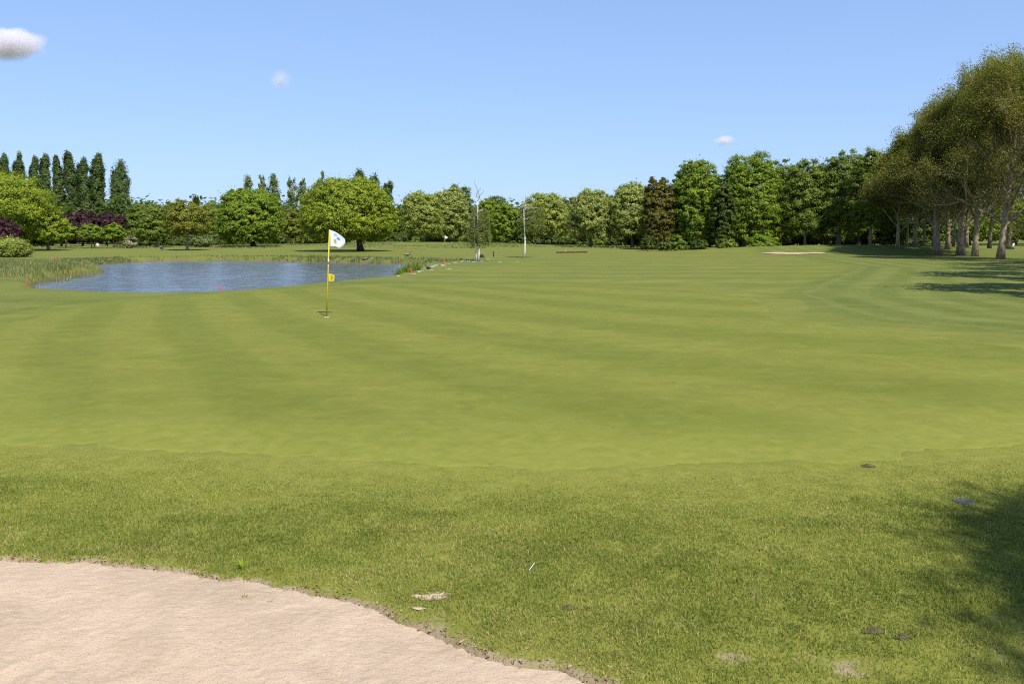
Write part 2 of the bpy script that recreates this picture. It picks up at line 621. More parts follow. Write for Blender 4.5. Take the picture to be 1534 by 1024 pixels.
# ------------------------------------------------------------------ water
def build_water():
    m, nt, out = new_mat("pond_water")
    g = NT(nt)
    P, F = turf_nodes(g)
    w1 = g.noise(g.scaled(F, (0.55, 1.0, 1)), 1.5, 4, 0.6, 0.3)
    w2 = g.noise(g.scaled(F, (0.6, 1.0, 1)), 5.0, 3, 0.6)
    h = g.math('ADD', w1, g.math('MULTIPLY', w2, 0.35))
    p = g.principled(out, (0.078, 0.084, 0.092), 0.12, 0.5, g.bump(h, 0.5, 0.12))
    p.inputs['IOR'].default_value = 1.33
    pts = np.array(POND)
    x0, x1, y0, y1 = pts[:, 0].min() - 2, pts[:, 0].max() + 2, pts[:, 1].min() - 1, pts[:, 1].max() + 2
    xs, ys = np.arange(x0, x1, 0.13), np.arange(y0, y1, 0.13)
    X, Y = np.meshgrid(xs, ys)
    x, y = X.ravel(), Y.ravel()
    d = sdf(POND, x, y)
    z = -0.45 + 0.046 * (fbm(x / 1.15, y / 0.34 + 0.12 * x, 301, 3) - 0.5) * (0.5 + 0.9 * fbm(x / 9, y / 6, 305, 2))
    nx, ny = len(xs), len(ys)
    i = np.arange(ny - 1)[:, None] * nx
    j = np.arange(nx - 1)[None, :]
    q = np.stack([i + j, i + j + 1, i + nx + j + 1, i + nx + j], -1).reshape(-1, 4)
    q = q[(d[q] < 0.6).all(1)]
    struct(link("pond_water", mesh_np("pond_water", np.stack([x, y, z], 1), [q], smooth=True), m), "blue rippled pond")


build_water()

# ------------------------------------------------------------------ trees
BARK = {
    'grey': bark_mat("bark_grey", (0.085, 0.07, 0.052), (0.22, 0.185, 0.14)),
    'pale': bark_mat("bark_pale", (0.16, 0.122, 0.082), (0.38, 0.295, 0.20)),
    'dark': bark_mat("bark_dark", (0.03, 0.026, 0.02), (0.09, 0.075, 0.058)),
    'birch': bark_mat("bark_birch", (0.36, 0.33, 0.28), (0.62, 0.59, 0.52), 5.0),
}
LEAF = {
    'lime': leaf_mat("leaves_lime", (0.122, 0.174, 0.012), (0.298, 0.356, 0.023)),
    'bright': leaf_mat("leaves_bright", (0.092, 0.151, 0.012), (0.236, 0.315, 0.021)),
    'mid': leaf_mat("leaves_mid", (0.079, 0.125, 0.013), (0.201, 0.251, 0.030)),
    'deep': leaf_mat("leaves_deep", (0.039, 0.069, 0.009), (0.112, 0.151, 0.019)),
    'olive': leaf_mat("leaves_olive", (0.141, 0.182, 0.027), (0.328, 0.365, 0.065)),
    'pale': leaf_mat("leaves_pale", (0.160, 0.194, 0.040), (0.343, 0.380, 0.090)),
    'gold': leaf_mat("leaves_gold", (0.106, 0.125, 0.012), (0.246, 0.246, 0.026)),
    'bronze': leaf_mat("leaves_bronze", (0.074, 0.076, 0.009), (0.178, 0.155, 0.020)),
    'purple': leaf_mat("leaves_purple", (0.026, 0.009, 0.012), (0.073, 0.022, 0.030), 0.2, (1.3, 0.6, 0.6)),
    'poplar': leaf_mat("leaves_poplar", (0.041, 0.074, 0.016), (0.108, 0.152, 0.034)),
    'grey': leaf_mat("leaves_grey", (0.088, 0.127, 0.035), (0.195, 0.246, 0.076)),
    'twig': leaf_mat("leaves_twig", (0.082, 0.086, 0.012), (0.205, 0.208, 0.027), 0.4),
    'cream': leaf_mat("leaves_cream", (0.20, 0.20, 0.09), (0.42, 0.40, 0.25)),
    'weep': leaf_mat("leaves_weep", (0.085, 0.112, 0.020), (0.195, 0.225, 0.048)),
    'reed': leaf_mat("leaves_reed", (0.094, 0.127, 0.037), (0.220, 0.248, 0.090)),
    'blade': leaf_mat("grass_blades", (0.075, 0.122, 0.012), (0.275, 0.300, 0.056), 0.35),
    'dead': leaf_mat("dead_leaf", (0.12, 0.06, 0.025), (0.36, 0.24, 0.13), 0.1, (1.1, 1, 0.7)),
}


def unit(v):
    return v / (np.linalg.norm(v, axis=-1, keepdims=True) + 1e-9)


def leaf_cards(pts, nrm, size, r, aspect=0.62):
    """one small pointed leaf (a rhombus) per point"""
    n = len(pts)
    nrm = unit(nrm)
    a = unit(np.cross(nrm, r.normal(size=(n, 3))))
    b = np.cross(nrm, a)
    s = (size * r.uniform(0.6, 1.35, n))[:, None]
    v = np.stack([pts - a * s, pts + b * s * aspect - a * s * 0.1, pts + a * s, pts - b * s * aspect - a * s * 0.1], 1).reshape(-1, 3)
    q = np.arange(n * 4).reshape(n, 4)
    return v, q


def crown_points(r, n_cl, per, rx, rz_up, rz_dn, shell=(0.5, 1.0), lobes=0.16, cl=0.17, flat=0.62, power=1.0, seed=0, soft=0.32):
    """clump centres in a lobed dome, then leaf positions and normals round each clump"""
    d = unit(r.normal(size=(n_cl * 2, 3)))
    d[:, 2] *= max(1.0, 0.5 * (rz_up + rz_dn) / rx) ** 0.5
    d = unit(d)
    d = d[d[:, 2] > -0.85][:n_cl]
    n_cl = len(d)
    az = np.arctan2(d[:, 1], d[:, 0])
    lob = 1 + lobes * (2 * fbm(az * 1.3 + 50, d[:, 2] * 2.2 + 9, seed, 2) - 1)
    rr = r.uniform(shell[0] ** 2, shell[1] ** 2, n_cl) ** 0.5 * lob
    hor = np.hypot(d[:, 0], d[:, 1]) ** power
    c = np.stack([np.cos(az) * hor * rx * rr, np.sin(az) * hor * rx * rr, np.where(d[:, 2] > 0, d[:, 2] * rz_up, d[:, 2] * rz_dn) * rr], 1)
    cr = cl * rx * r.uniform(0.6, 1.45, n_cl)
    idx = np.repeat(np.arange(n_cl), per)
    ns = 5
    so_ = unit(r.normal(size=(n_cl, ns, 3))) * (r.uniform(0.35, 1.15, (n_cl, ns)) * 0.85)[..., None] * np.array([1, 1, flat])
    so_ = so_ * cr[:, None, None]
    sub = r.integers(0, ns, n_cl * per)
    dd = r.normal(size=(n_cl * per, 3))
    o_ = so_[idx, sub] + dd * (soft * cr[idx])[:, None] * np.array([1, 1, flat])
    p = c[idx] + o_
    dd = 0.6 * unit(o_) + 0.4 * unit(dd)
    out = unit(c[idx] * np.array([1 / rx, 1 / rx, 1 / rz_up]))
    nrm = 0.9 * dd + 0.6 * out + np.array([0, 0, 0.35]) + 0.38 * r.normal(size=dd.shape)
    tint = np.clip(0.5 + 0.22 * r.normal(size=n_cl)[idx] + 0.22 * r.normal(size=len(idx)), 0, 1)
    return c, cr, p, nrm, tint


def limb(p0, p1, r0, r1, r, sag=0.12, n=5):
    t = np.linspace(0, 1, n)[:, None]
    p0, p1 = np.asarray(p0, float), np.asarray(p1, float)
    L = np.linalg.norm(p1 - p0)
    mid = np.array([0, 0, 1.0]) * L * sag + r.normal(size=3) * L * 0.05
    pts = p0 * (1 - t) + p1 * t + mid * (4 * t * (1 - t)) * np.array([1, 1, 0.5])
    return tube(pts, np.linspace(r0, r1, n), 5)


def make_tree(name, label, px, Y, x0, x1, ytop, ybot, leaf, bark='grey', kind='broad', n_cl=150, per=70, ls=None, group=None, cat='tree',
              lean=0.0, tr=None, world=None, stems=1, shell=(0.6, 1.0), cl=0.13, flat=0.62, lobes=0.16, limbs=14, seed=None, soft=None):
    """px: trunk in the photo; Y: distance; x0..x1, ytop, ybot: the crown's outline in the photo"""
    r = np.random.default_rng(seed if seed is not None else (abs(hash_str(label)) % 100000))
    if world:
        X, Y, rx, H, cb = world
        cxo = 0.0
    else:
        X = at_depth(px, 370, Y)[0]
        k = Y / F_PX / cP
        rx = (x1 - x0) / 2 * k
        cxo = ((x0 + x1) / 2 - px) * k
    zg = hz(X, Y)
    if not world:
        H = at_depth(px, ytop, Y)[2] - zg
        cb = max(at_depth(px, ybot, Y)[2] - zg, 0.15)
    if tr is None:
        tr = 0.022 * H + 0.04
    pxm = Y / F_PX * 1.5
    if kind in ('broad', 'shrub') and not world:
        n_cl, per = int(n_cl * 2.6), int(per * 0.95)
    if ls is None:
        ls = max(0.80 * pxm, 0.05)
    root = thing(name, label, cat, (X, Y, zg - 0.03), 0, group)
    wood = MB()
    lv, lq, lt = [], [], []
    off = 0
    czu = H - cb
    if kind in ('broad', 'shrub'):
        cz = cb + czu * (0.40 if kind == 'broad' else 0.3)
        c, cr, p, nrm, tint = crown_points(r, n_cl, per, rx * 0.93, (H - cz) * 0.95, (cz - cb) * 0.98, shell, lobes, cl, flat, 0.8, int(r.integers(999)), soft or (0.52 if leaf in ('pale', 'olive', 'grey', 'mid', 'gold', 'bronze') else 0.36))
        c = c + np.array([cxo, 0, cz])
        p = p + np.array([cxo, 0, cz])
        p[:, 2] = np.maximum(p[:, 2], 0.04)
        # a few stray outer leaves break the outline
        nst = len(p) // 18
        k = r.integers(0, len(p), nst)
        ctr = np.array([cxo, 0, cz])
        p[k] = p[k] + unit(p[k] - ctr) * (r.exponential(0.045, nst) * rx)[:, None]
        p[:, 2] = np.maximum(p[:, 2], 0.04)
        for s in range(stems):
            sx = 0 if stems == 1 else (s - (stems - 1) / 2) * tr * 4
            top = np.array([cxo * 0.7 + sx * 2 + lean, r.normal() * 0.2, cz + (H - cz) * 0.35])
            t = np.linspace(0, 1, 8)[:, None]
            pts = np.array([sx, 0, 0.0]) * (1 - t) + top * t + np.sin(t * 5 + s) * np.array([0.05, 0.03, 0]) * min(1.0, H / 8)
            rad = tr * (1 - 0.75 * t[:, 0]) * (1 + 0.5 * np.exp(-t[:, 0] * 14))
            wood.tube(pts, rad, 8)
            order = r.permutation(len(c))[:limbs]
            for q_ in order:
                h0 = r.uniform(0.35, 0.95)
                p0 = pts[0] * (1 - h0) + top * h0
                if c[q_][2] < p0[2] - 0.25 * H:
                    continue
                wood.add(*limb(p0, c[q_], tr * 0.38 * (1.25 - h0), tr * 0.07, r))
    elif kind == 'poplar':
        nseg = n_cl
        hh = r.uniform(0, 1, nseg)
        prof = np.interp(hh, [0, 0.12, 0.35, 0.7, 0.9, 1], [0.6, 0.95, 1.0, 0.70, 0.36, 0.08])
        az = r.uniform(0, 2 * math.pi, nseg)
        rr = prof * rx * r.uniform(0.25, 1.0, nseg) ** 0.6 * (0.55 + 0.8 * fbm(hh * 11 + px, az, 3, 2))
        twin = r.choice([-1, 1], nseg) * sstep(0.45, 0.9, hh) * rx * (0.28 if int(px) % 2 else 0.1)
        low = np.where(twin > 0, 1.0, r.uniform(0.86, 0.97)) if int(px) % 2 else 1.0
        c = np.stack([cxo + np.cos(az) * rr + twin + rx * 0.25 * np.sin(hh * 4 + px), np.sin(az) * rr, cb + hh * (H - cb) * 0.98 * low], 1)
        idx = np.repeat(np.arange(nseg), per)
        dd = unit(r.normal(size=(len(idx), 3)))
        cr = rx * 0.34 * r.uniform(0.6, 1.3, nseg)
        p = c[idx] + dd * (cr[idx] * r.uniform(0.2, 1, len(idx)))[:, None] * np.array([1, 1, 2.0])
        out = unit((c - np.array([cxo, 0, 0])) * np.array([1, 1, 0]))[idx]
        nrm = 0.7 * dd + 0.8 * out + np.array([0, 0, 0.35]) + 0.35 * r.normal(size=dd.shape)
        tint = np.clip(0.5 + 0.22 * r.normal(size=nseg)[idx] + 0.2 * r.normal(size=len(idx)), 0, 1)
        wood.tube([(0, 0, 0), (0, 0, H * 0.5), (cxo, 0, H * 0.95)], [tr, tr * 0.6, tr * 0.1], 7)
        for q_ in r.permutation(nseg)[:limbs]:
            h0 = max(c[q_][2] - rx * 2.2, 0.5)
            wood.add(*limb((cxo * h0 / H, 0, h0), c[q_], tr * 0.25, tr * 0.05, r, 0.02))
    elif kind == 'weeping':
        # strands of leaves hanging from arching shoots
        wood_top = H * 0.96
        for s in range(stems):
            sx = -s * 0.22
            t = np.linspace(0, 1, 9)[:, None]
            pts = np.array([sx, s * 0.1, 0.0]) * (1 - t) + np.array([sx * 1.6 + lean, 0.1, wood_top * (1 - 0.25 * s)]) * t + np.sin(t * 6 + s) * np.array([0.06, 0.03, 0])
            wood.tube(pts, tr * (1 - 0.8 * t[:, 0]) * (1 - 0.3 * s), 8)
        P, N, T = [], [], []
        for k in range(n_cl):
            h0 = r.uniform(cb + 0.25 * (H - cb), H * 0.84)
            az = r.uniform(0, 2 * math.pi)
            reach = rx * r.uniform(0.2, 1.0) * (1.0 - 0.35 * (h0 / H))
            tip = np.array([cxo + math.cos(az) * reach, math.sin(az) * reach * 0.9 + 0.35 * rx, h0 + 0.1 * reach])
            if k % 3 == 0:
                wood.add(*limb((lean * h0 / H, 0, h0 - 0.25 * reach), tip, tr * 0.16, tr * 0.04, r, 0.1))
            L = r.uniform(0.25, 0.8) * max(tip[2] - cb, 0.3)
            m = per
            s_ = r.uniform(0, 1, m)
            sp = 0.05 + 0.06 * rx * s_
            q_ = tip + np.stack([r.normal(size=m) * sp + 0.12 * s_ * math.cos(az), r.normal(size=m) * sp, -s_ * L], 1)
            P.append(q_)
            N.append(np.stack([r.normal(size=m), r.normal(size=m) - 0.5, r.normal(size=m) * 0.6 + 0.3], 1))
            T.append(np.clip(0.5 + 0.2 * r.normal() + 0.2 * r.normal(size=m), 0, 1))
        p, nrm, tint = np.vstack(P), np.vstack(N), np.concatenate(T)
        p[:, 2] = np.maximum(p[:, 2], cb)
    elif kind == 'twiggy':
        # ascending limbs forked into fine bare twigs with thin young foliage
        tips = []
        cz = cb
        def grow(p0, d, L, rad, lev):
            nseg = 3
            pts = [p0]
            dd = d.copy()
            for k in range(nseg):
                dd = unit(dd + r.normal(size=3) * 0.13 + np.array([0, 0, 0.06]))
                pts.append(pts[-1] + dd * L / nseg)
            wood.add(*tube(pts, np.linspace(rad, rad * 0.55, nseg + 1), 5 if lev < 2 else 3, False)[:2])
            if lev >= 4 or L < 0.5:
                tips.append((pts[-1], dd))
                return
            nb = (4 if lev == 0 else 4 if lev == 1 else 3)
            for k in range(nb):
                f = r.uniform(0.35, 1.0)
                q0 = pts[0] * (1 - f) + pts[-1] * f
                nd = unit(dd + r.normal(size=3) * 0.55 + np.array([0, 0, 0.08]))
                grow(q0, nd, L * r.uniform(0.55, 0.78), rad * 0.5, lev + 1)
                if lev >= 2:
                    tips.append((q0, nd))
        t = np.linspace(0, 1, 9)[:, None]
        top = np.array([lean, r.normal() * 0.3, H * 0.62])
        pts = top * t + np.sin(t * 4 + r.uniform(0, 6)) * np.array([0.10, 0.08, 0])
        pts[0] = 0
        wood.tube(pts, 0.95 * tr * (1 - 0.6 * t[:, 0]) * (1 + 0.45 * np.exp(-t[:, 0] * 30)), 10)
        for k in range(limbs):
            f = 0.20 + 0.80 * (k + r.uniform(0, 1)) / limbs
            p0 = top * f
            az = k * 2.4 + r.uniform(-0.4, 0.4)
            rise = 0.45 + 1.5 * f
            d = unit(np.array([math.cos(az), math.sin(az), rise]))
            L = 0.45 * np.hypot(rx, H * 0.5) * r.uniform(0.85, 1.15) * (1.15 - 0.28 * f)
            grow(p0, d, L, tr * 0.42 * (1.1 - 0.5 * f), 0)
        tp = np.array([q for q, _ in tips])
        td = np.array([q for _, q in tips])
        # fit the limbs and twigs into the outline seen in the photo
        kz = H / np.percentile(tp[:, 2], 98.5)
        kx = min(1.25, rx / np.percentile(np.hypot(tp[:, 0] - lean * 0.6, tp[:, 1]), 93))
        # crown rounds off towards its rim
        def dome(w_):
            w_ = w_ * np.array([kx, kx, kz])
            ro = np.clip(np.hypot(w_[:, 0] - lean * 0.6, w_[:, 1]) / rx, 0, 1.25)
            w_[:, 2] *= 1 - 0.36 * ro ** 2 * sstep(0.35, 0.95, w_[:, 2] / H)
            return w_
        tp = dome(tp)
        wood.v = [dome(w_) for w_ in wood.v]
        idx = np.repeat(np.arange(len(tp)), per)
        p = tp[idx] + r.normal(size=(len(idx), 3)) * 0.30
        nrm = r.normal(size=p.shape) + np.array([0.3, -0.4, 0.9])
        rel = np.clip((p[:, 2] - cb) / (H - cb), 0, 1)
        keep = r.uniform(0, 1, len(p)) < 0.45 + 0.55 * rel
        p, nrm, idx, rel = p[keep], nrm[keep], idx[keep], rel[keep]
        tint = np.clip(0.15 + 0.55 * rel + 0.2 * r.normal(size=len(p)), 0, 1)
    elif kind == 'conifer':
        c = []
        for k in range(n_cl):
            h = r.uniform(0, 1)
            rr = rx * (1 - h) * r.uniform(0.3, 1)
            az = r.uniform(0, 6.28)
            c.append((math.cos(az) * rr, math.sin(az) * rr, cb + h * (H - cb)))
        c = np.array(c)
        idx = np.repeat(np.arange(n_cl), per)
        p = c[idx] + r.normal(size=(len(idx), 3)) * rx * 0.16
        nrm = r.normal(size=p.shape) + np.array([0, -0.3, 0.6])
        tint = np.clip(0.5 + 0.25 * r.normal(size=len(p)), 0, 1)
        wood.tube([(0, 0, 0), (0, 0, H * 0.5), (0, 0, H)], [tr, tr * 0.6, 0.02], 7)
    v, q = leaf_cards(p, nrm, ls, r)
    if wood.n:
        w = link("trunk" if kind != 'shrub' else "stem", wood.mesh("trunk", True), BARK[bark], root)
    cn = "crown" if kind != 'shrub' else "foliage"
    link(cn, mesh_np(cn, v, [q], {"tint": ('FACE', tint)}), LEAF[leaf], root)
    return root


def hash_str(s):
    h = 2166136261
    for ch in s:
        h = ((h ^ ord(ch)) * 16777619) & 0xFFFFFFFF
    return h


T = make_tree
# --- tall poplars behind the left bank
GP = "row of tall poplars behind the left bank"
for k, (px, x0, x1, yt, lab) in enumerate([
        (15, 3, 26, 232, "tall poplar at the far left end of the row, rising above the lime green tree"),
        (39, 28, 50, 230, "second poplar from the left, a slim top over the lime green tree"),
        (59, 49, 70, 233, "third poplar from the left, narrow and slightly lower than its neighbours"),
        (77, 66, 89, 231, "fourth poplar from the left, standing just right of the lime green tree"),
        (96, 86, 106, 235, "slim pointed poplar between two taller ones in the row"),
        (114, 102, 127, 229, "tallest poplar in the middle of the row above the purple trees"),
        (133, 122, 145, 236, "sixth-tallest narrow poplar with a forked top above the purple trees"),
        (153, 141, 167, 230, "broad tall poplar just left of the gap in the row"),
        (181, 165, 200, 243, "stout poplar at the right end of the row, apart from the others")]):
    T("poplar_tree", lab, px, 215 + 4 * (k % 3), x0, x1, yt, 352, 'poplar', 'dark', 'poplar', 220, 110, 0.21, GP, tr=0.35, limbs=10)
GD = "distant thin poplars between the two round trees"
for px, x0, x1, yt, lab in [
        (374, 363, 386, 262, "thin grey poplar showing over the left shoulder of the round maple"),
        (395, 388, 403, 261, "narrow grey poplar above the middle of the round maple"),
        (416, 404, 429, 262, "thin see-through poplar right of the round maple, with a twin top"),
        (439, 430, 449, 263, "thin bare-stemmed poplar in the gap between the round trees"),
        (455, 447, 464, 264, "thin poplar touching the left edge of the big oak"),
        (481, 471, 492, 258, "grey poplar top peeping over the left of the big oak")]:
    T("poplar_tree", lab, px, 250, x0, x1, yt, 340, 'grey', 'pale', 'poplar', 80, 34, 0.26, GD, tr=0.28, limbs=22)
GO = "dark poplars behind the big oak"
for px, x0, x1, yt, lab in [(538, 525, 552, 257, "dark poplar top right above the crown of the big oak"), (562, 548, 576, 262, "dark poplar leaning out behind the right of the big oak"),
                            (581, 568, 594, 274, "lowest dark poplar beside the right edge of the big oak")]:
    T("poplar_tree", lab, px, 235, x0, x1, yt, 345, 'poplar', 'dark', 'poplar', 110, 55, 0.27, GO, tr=0.3, limbs=8)

# --- left group
T("sycamore_tree", "huge lime green tree filling the left edge in front of the poplars", 18, 116, -75, 84, 254, 352, 'lime', 'grey', n_cl=560, per=70, cl=0.10)
T("sycamore_tree", "lower lime green tree at the right foot of the huge left one", 72, 118, 34, 102, 302, 369, 'lime', 'grey', n_cl=150, per=85)
T("sycamore_tree", "dark lower green tree under the huge lime tree beside the purple bush", 42, 120, 8, 78, 326, 371, 'bright', 'grey', n_cl=120, per=80)
T("purple_plum_tree", "purple leaved tree cut by the left edge above the round shrub", 4, 104, -26, 32, 326, 366, 'purple', 'dark', n_cl=90, per=80, cat='purple tree')
T("round_shrub", "low round yellow green shrub at the left edge above the reeds", 12, 81, -20, 43, 355, 387, 'olive', 'grey', 'shrub', 120, 90, cat='shrub')
GPu = "purple trees under the poplars"
for px, x0, x1, yt, lab in [(92, 78, 114, 317, "leftmost purple tree under the poplars"), (124, 102, 152, 316, "purple tree showing above the pale green small tree"),
                            (160, 136, 186, 316, "wide purple tree in the middle under the tall poplars"), (190, 170, 209, 320, "rightmost purple tree, directly above the cream shrub")]:
    T("purple_plum_tree", lab, px, 152, x0, x1, yt, 368, 'purple', 'dark', n_cl=95, per=80, group=GPu, cat='purple tree')
GS = "small green trees in front of the purple ones"
for px, x0, x1, yt, lab, st in [(99, 82, 117, 333, "small dull green tree left of the white board", 1), (139, 120, 157, 335, "small bright tree standing right beside the white board", 2),
                                (173, 157, 189, 334, "small green tree between the white board and the cream shrub", 2)]:
    T("small_maple_tree", lab, px, 134, x0, x1, yt, 361, 'bright', 'pale', n_cl=80, per=75, group=GS, stems=st, tr=0.1)
T("flowering_shrub", "cream flowering shrub at the right foot of the purple trees", 196, 131, 186, 206, 351, 371, 'cream', 'grey', 'shrub', 45, 60, cat='shrub')
T("alder_tree", "green tree just right of the purple trees, showing a lean pale trunk", 235, 138, 205, 258, 302, 362, 'mid', 'pale', n_cl=170, per=80)
T("alder_tree", "darker green tree between the stout poplar and the pale trunk", 212, 150, 192, 236, 305, 370, 'mid', 'grey', n_cl=130, per=75)
T("young_plane_tree", "sparse golden green tree with a clear pale trunk left of the maple", 280, 119, 248, 315, 299, 357, 'gold', 'pale', n_cl=190, per=60, cl=0.10, shell=(0.35, 1.0), tr=0.2, limbs=26)
T("hawthorn_tree", "dark green tree behind the left of the golden green tree", 255, 165, 236, 284, 302, 372, 'deep', 'dark', n_cl=110, per=75)
T("hawthorn_tree", "dark green tree between the golden tree and the round maple", 316, 160, 290, 346, 298, 371, 'mid', 'dark', n_cl=140, per=75)
T("spruce_tree", "small dark pointed conifer top above the trees left of the maple", 297, 175, 286, 310, 291, 365, 'deep', 'dark', 'conifer', 120, 40)
T("flowering_shrub", "grey white blossoming shrub behind the golden tree's trunk", 301, 139, 284, 320, 351, 373, 'grey', 'grey', 'shrub', 60, 60, cat='shrub')
T("maple_tree", "round bright green maple on the far bank left of the flag", 379, 139, 326, 428, 279, 369, 'bright', 'dark', n_cl=640, per=62, cl=0.085, flat=0.6, tr=0.4, shell=(0.72, 1.0), lobes=0.08)
T("field_maple_tree", "small bronze green tree between the round maple and the big oak", 443, 165, 423, 461, 312, 360, 'gold', 'pale', n_cl=100, per=65, tr=0.17, limbs=20)
T("oak_tree", "big round lime green oak with its own dark shadow behind the flag", 540, 113, 452, 597, 262, 367.5, 'lime', 'dark', n_cl=900, per=62, cl=0.075, flat=0.6, tr=0.42, limbs=26, shell=(0.74, 1.0), lobes=0.08)
T("beech_tree", "green tree right of the oak with a short pale trunk", 633, 165, 599, 667, 283, 359, 'olive', 'pale', n_cl=180, per=75, tr=0.25)
T("willow_tree", "pale dull green tree right behind the distant white flag", 667, 182, 640, 704, 279, 362, 'pale', 'grey', n_cl=260, per=60, cl=0.10)
T("willow_tree", "dark green tree behind the left of the twin-stemmed birch", 692, 205, 668, 714, 276, 362, 'grey', 'grey', n_cl=120, per=70)
T("hawthorn_tree", "dark low tree in the gap right of the big oak", 606, 190, 588, 628, 302, 368, 'deep', 'dark', n_cl=90, per=70)
T("hornbeam_tree", "rounded deep green tree between the two white birches", 755, 170, 733, 782, 302, 369, 'bright', 'dark', n_cl=130, per=80)
T("hornbeam_tree", "deep green tree directly behind the twin-stemmed birch", 731, 176, 708, 758, 297, 368, 'bright', 'dark', n_cl=130, per=80)
T("willow_tree", "grey green treetop far behind, between the birches", 743, 220, 722, 766, 289, 358, 'grey', 'grey', n_cl=90, per=60)
T("lime_tree", "olive green tree with a dark trunk just right of the slim birch", 814, 166, 776, 858, 288, 360, 'olive', 'grey', n_cl=330, per=62, cl=0.10)
T("hornbeam_tree", "dark green tree filling the gap behind the olive trees", 851, 200, 828, 882, 295, 364, 'deep', 'dark', n_cl=110, per=75)
T("lime_tree", "pale olive tree with a dark trunk above the far ditch", 884, 148, 848, 921, 281, 362, 'pale', 'grey', n_cl=330, per=62, cl=0.10, tr=0.26)
T("lime_tree", "pale olive tree next to the dark wood, a long shadow left of its trunk", 947, 146, 906, 978, 271, 362, 'pale', 'grey', n_cl=340, per=62, cl=0.10, tr=0.26)
T("hornbeam_tree", "green tree hidden between the two pale olive trees", 916, 185, 892, 944, 288, 366, 'mid', 'dark', n_cl=110, per=75)
# --- birches
b1 = T("birch_tree", "twin-stemmed white birch with bare dead twigs at its top", 716.5, 67, 699, 739, 292, 379, 'weep', 'birch', 'weeping', 170, 55, 0.055, tr=0.10, stems=2, cat='birch')
b2 = T("birch_tree", "slim white birch with a single stem and a one-sided weeping crown", 785.5, 76, 772, 822, 290, 356, 'weep', 'birch', 'weeping', 130, 50, 0.06, tr=0.10, cat='birch')
mb = MB()
r_ = np.random.default_rng(3)
for dx, dz, hh in [(-0.15, 0, 1.35), (0.12, -0.1, 0.95), (0.3, -0.15, 0.8), (-0.05, -0.3, 0.7)]:
    t = np.linspace(0, 1, 6)[:, None]
    base = np.array([dx * 0.4, 0, 5.3 + dz])
    pts = base + t * np.array([dx, 0.05, hh]) + np.sin(t * 7 + dx * 9) * np.array([0.10, 0.02, 0])
    mb.tube(pts, np.linspace(0.028, 0.010, 6), 5)
link("dead_twig", mb.mesh("dead_twig"), BARK['grey'], b1)

# --- the wood on the right
T("beech_tree", "bronze leaved tree at the left front corner of the wood", 986, 126, 957, 1013, 263, 369, 'bronze', 'pale', n_cl=240, per=80, cl=0.10)
T("holly_tree", "dark evergreen at the very left end of the wood", 968, 131, 955, 992, 296, 375, 'deep', 'dark', n_cl=110, per=85)
T("oak_tree", "bright green oak at the front of the wood, left of the dark gap", 1040, 126, 1000, 1082, 236, 371, 'bright', 'grey', n_cl=560, per=65, cl=0.10)
T("oak_tree", "tallest bright green oak at the front of the wood", 1113, 124, 1066, 1170, 228, 372, 'bright', 'grey', n_cl=640, per=65, cl=0.10)
T("holly_tree", "dark green tree between the two bright oaks", 1081, 121, 1060, 1106, 268, 374, 'deep', 'dark', n_cl=150, per=85)
T("alder_tree", "dull green tree right behind the tallest bright oak", 1168, 134, 1138, 1202, 238, 368, 'mid', 'grey', n_cl=210, per=80)
T("alder_tree", "shaded green tree with a pale trunk above the small far bunker", 1206, 122, 1164, 1238, 232, 360, 'mid', 'pale', n_cl=230, per=80, tr=0.2)
T("alder_tree", "tall dull green tree in the middle of the shaded wood", 1255, 121, 1214, 1302, 223, 357, 'mid', 'grey', n_cl=260, per=80, cl=0.10)
T("alder_tree", "dull green tree with a mossy trunk at the edge of the twiggy trees", 1303, 114, 1264, 1340, 221, 350, 'mid', 'pale', n_cl=250, per=80, cl=0.10, tr=0.24)
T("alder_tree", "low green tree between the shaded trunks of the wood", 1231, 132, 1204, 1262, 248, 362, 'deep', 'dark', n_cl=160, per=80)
T("elder_shrub", "light green shrub sprawling at the foot of the tallest oak", 1143, 113, 1120, 1166, 349, 375, 'bright', 'grey', 'shrub', 80, 80, cat='shrub')
GW = "dark trees inside the wood"
for k, (px, w, yt) in enumerate([(975, 50, 300), (1015, 60, 268), (1060, 60, 255), (1110, 60, 262), (1160, 60, 262), (1200, 60, 255), (1240, 60, 250), (1285, 60, 245), (1325, 60, 245), (1370, 70, 235)]):
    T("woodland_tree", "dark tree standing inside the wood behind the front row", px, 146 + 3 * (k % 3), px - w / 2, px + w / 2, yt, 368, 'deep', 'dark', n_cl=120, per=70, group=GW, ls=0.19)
GWs = "dark undergrowth inside the wood"
for k in range(15):
    px = 962 + 29 * k
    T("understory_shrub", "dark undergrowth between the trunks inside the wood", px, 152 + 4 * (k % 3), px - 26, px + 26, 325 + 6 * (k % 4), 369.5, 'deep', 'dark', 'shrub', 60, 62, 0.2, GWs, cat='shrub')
for px, w, yt, lf, lab in [(1012, 34, 352, 'mid', "low shrub under the left bright oak"), (1046, 30, 356, 'deep', "dark low shrub between the oaks' trunks"), (1088, 30, 354, 'mid', "leafy shrub under the dark tree between the oaks"),
                           (998, 30, 360, 'deep', "dark shrub at the foot of the bronze tree"), (970, 24, 350, 'deep', "dark clipped shrub at the left corner of the wood")]:
    T("understory_shrub", lab, px, 119, px - w / 2, px + w / 2, yt, 375.5, lf, 'dark', 'shrub', 40, 60, group="shrubs at the foot of the wood", cat='shrub')

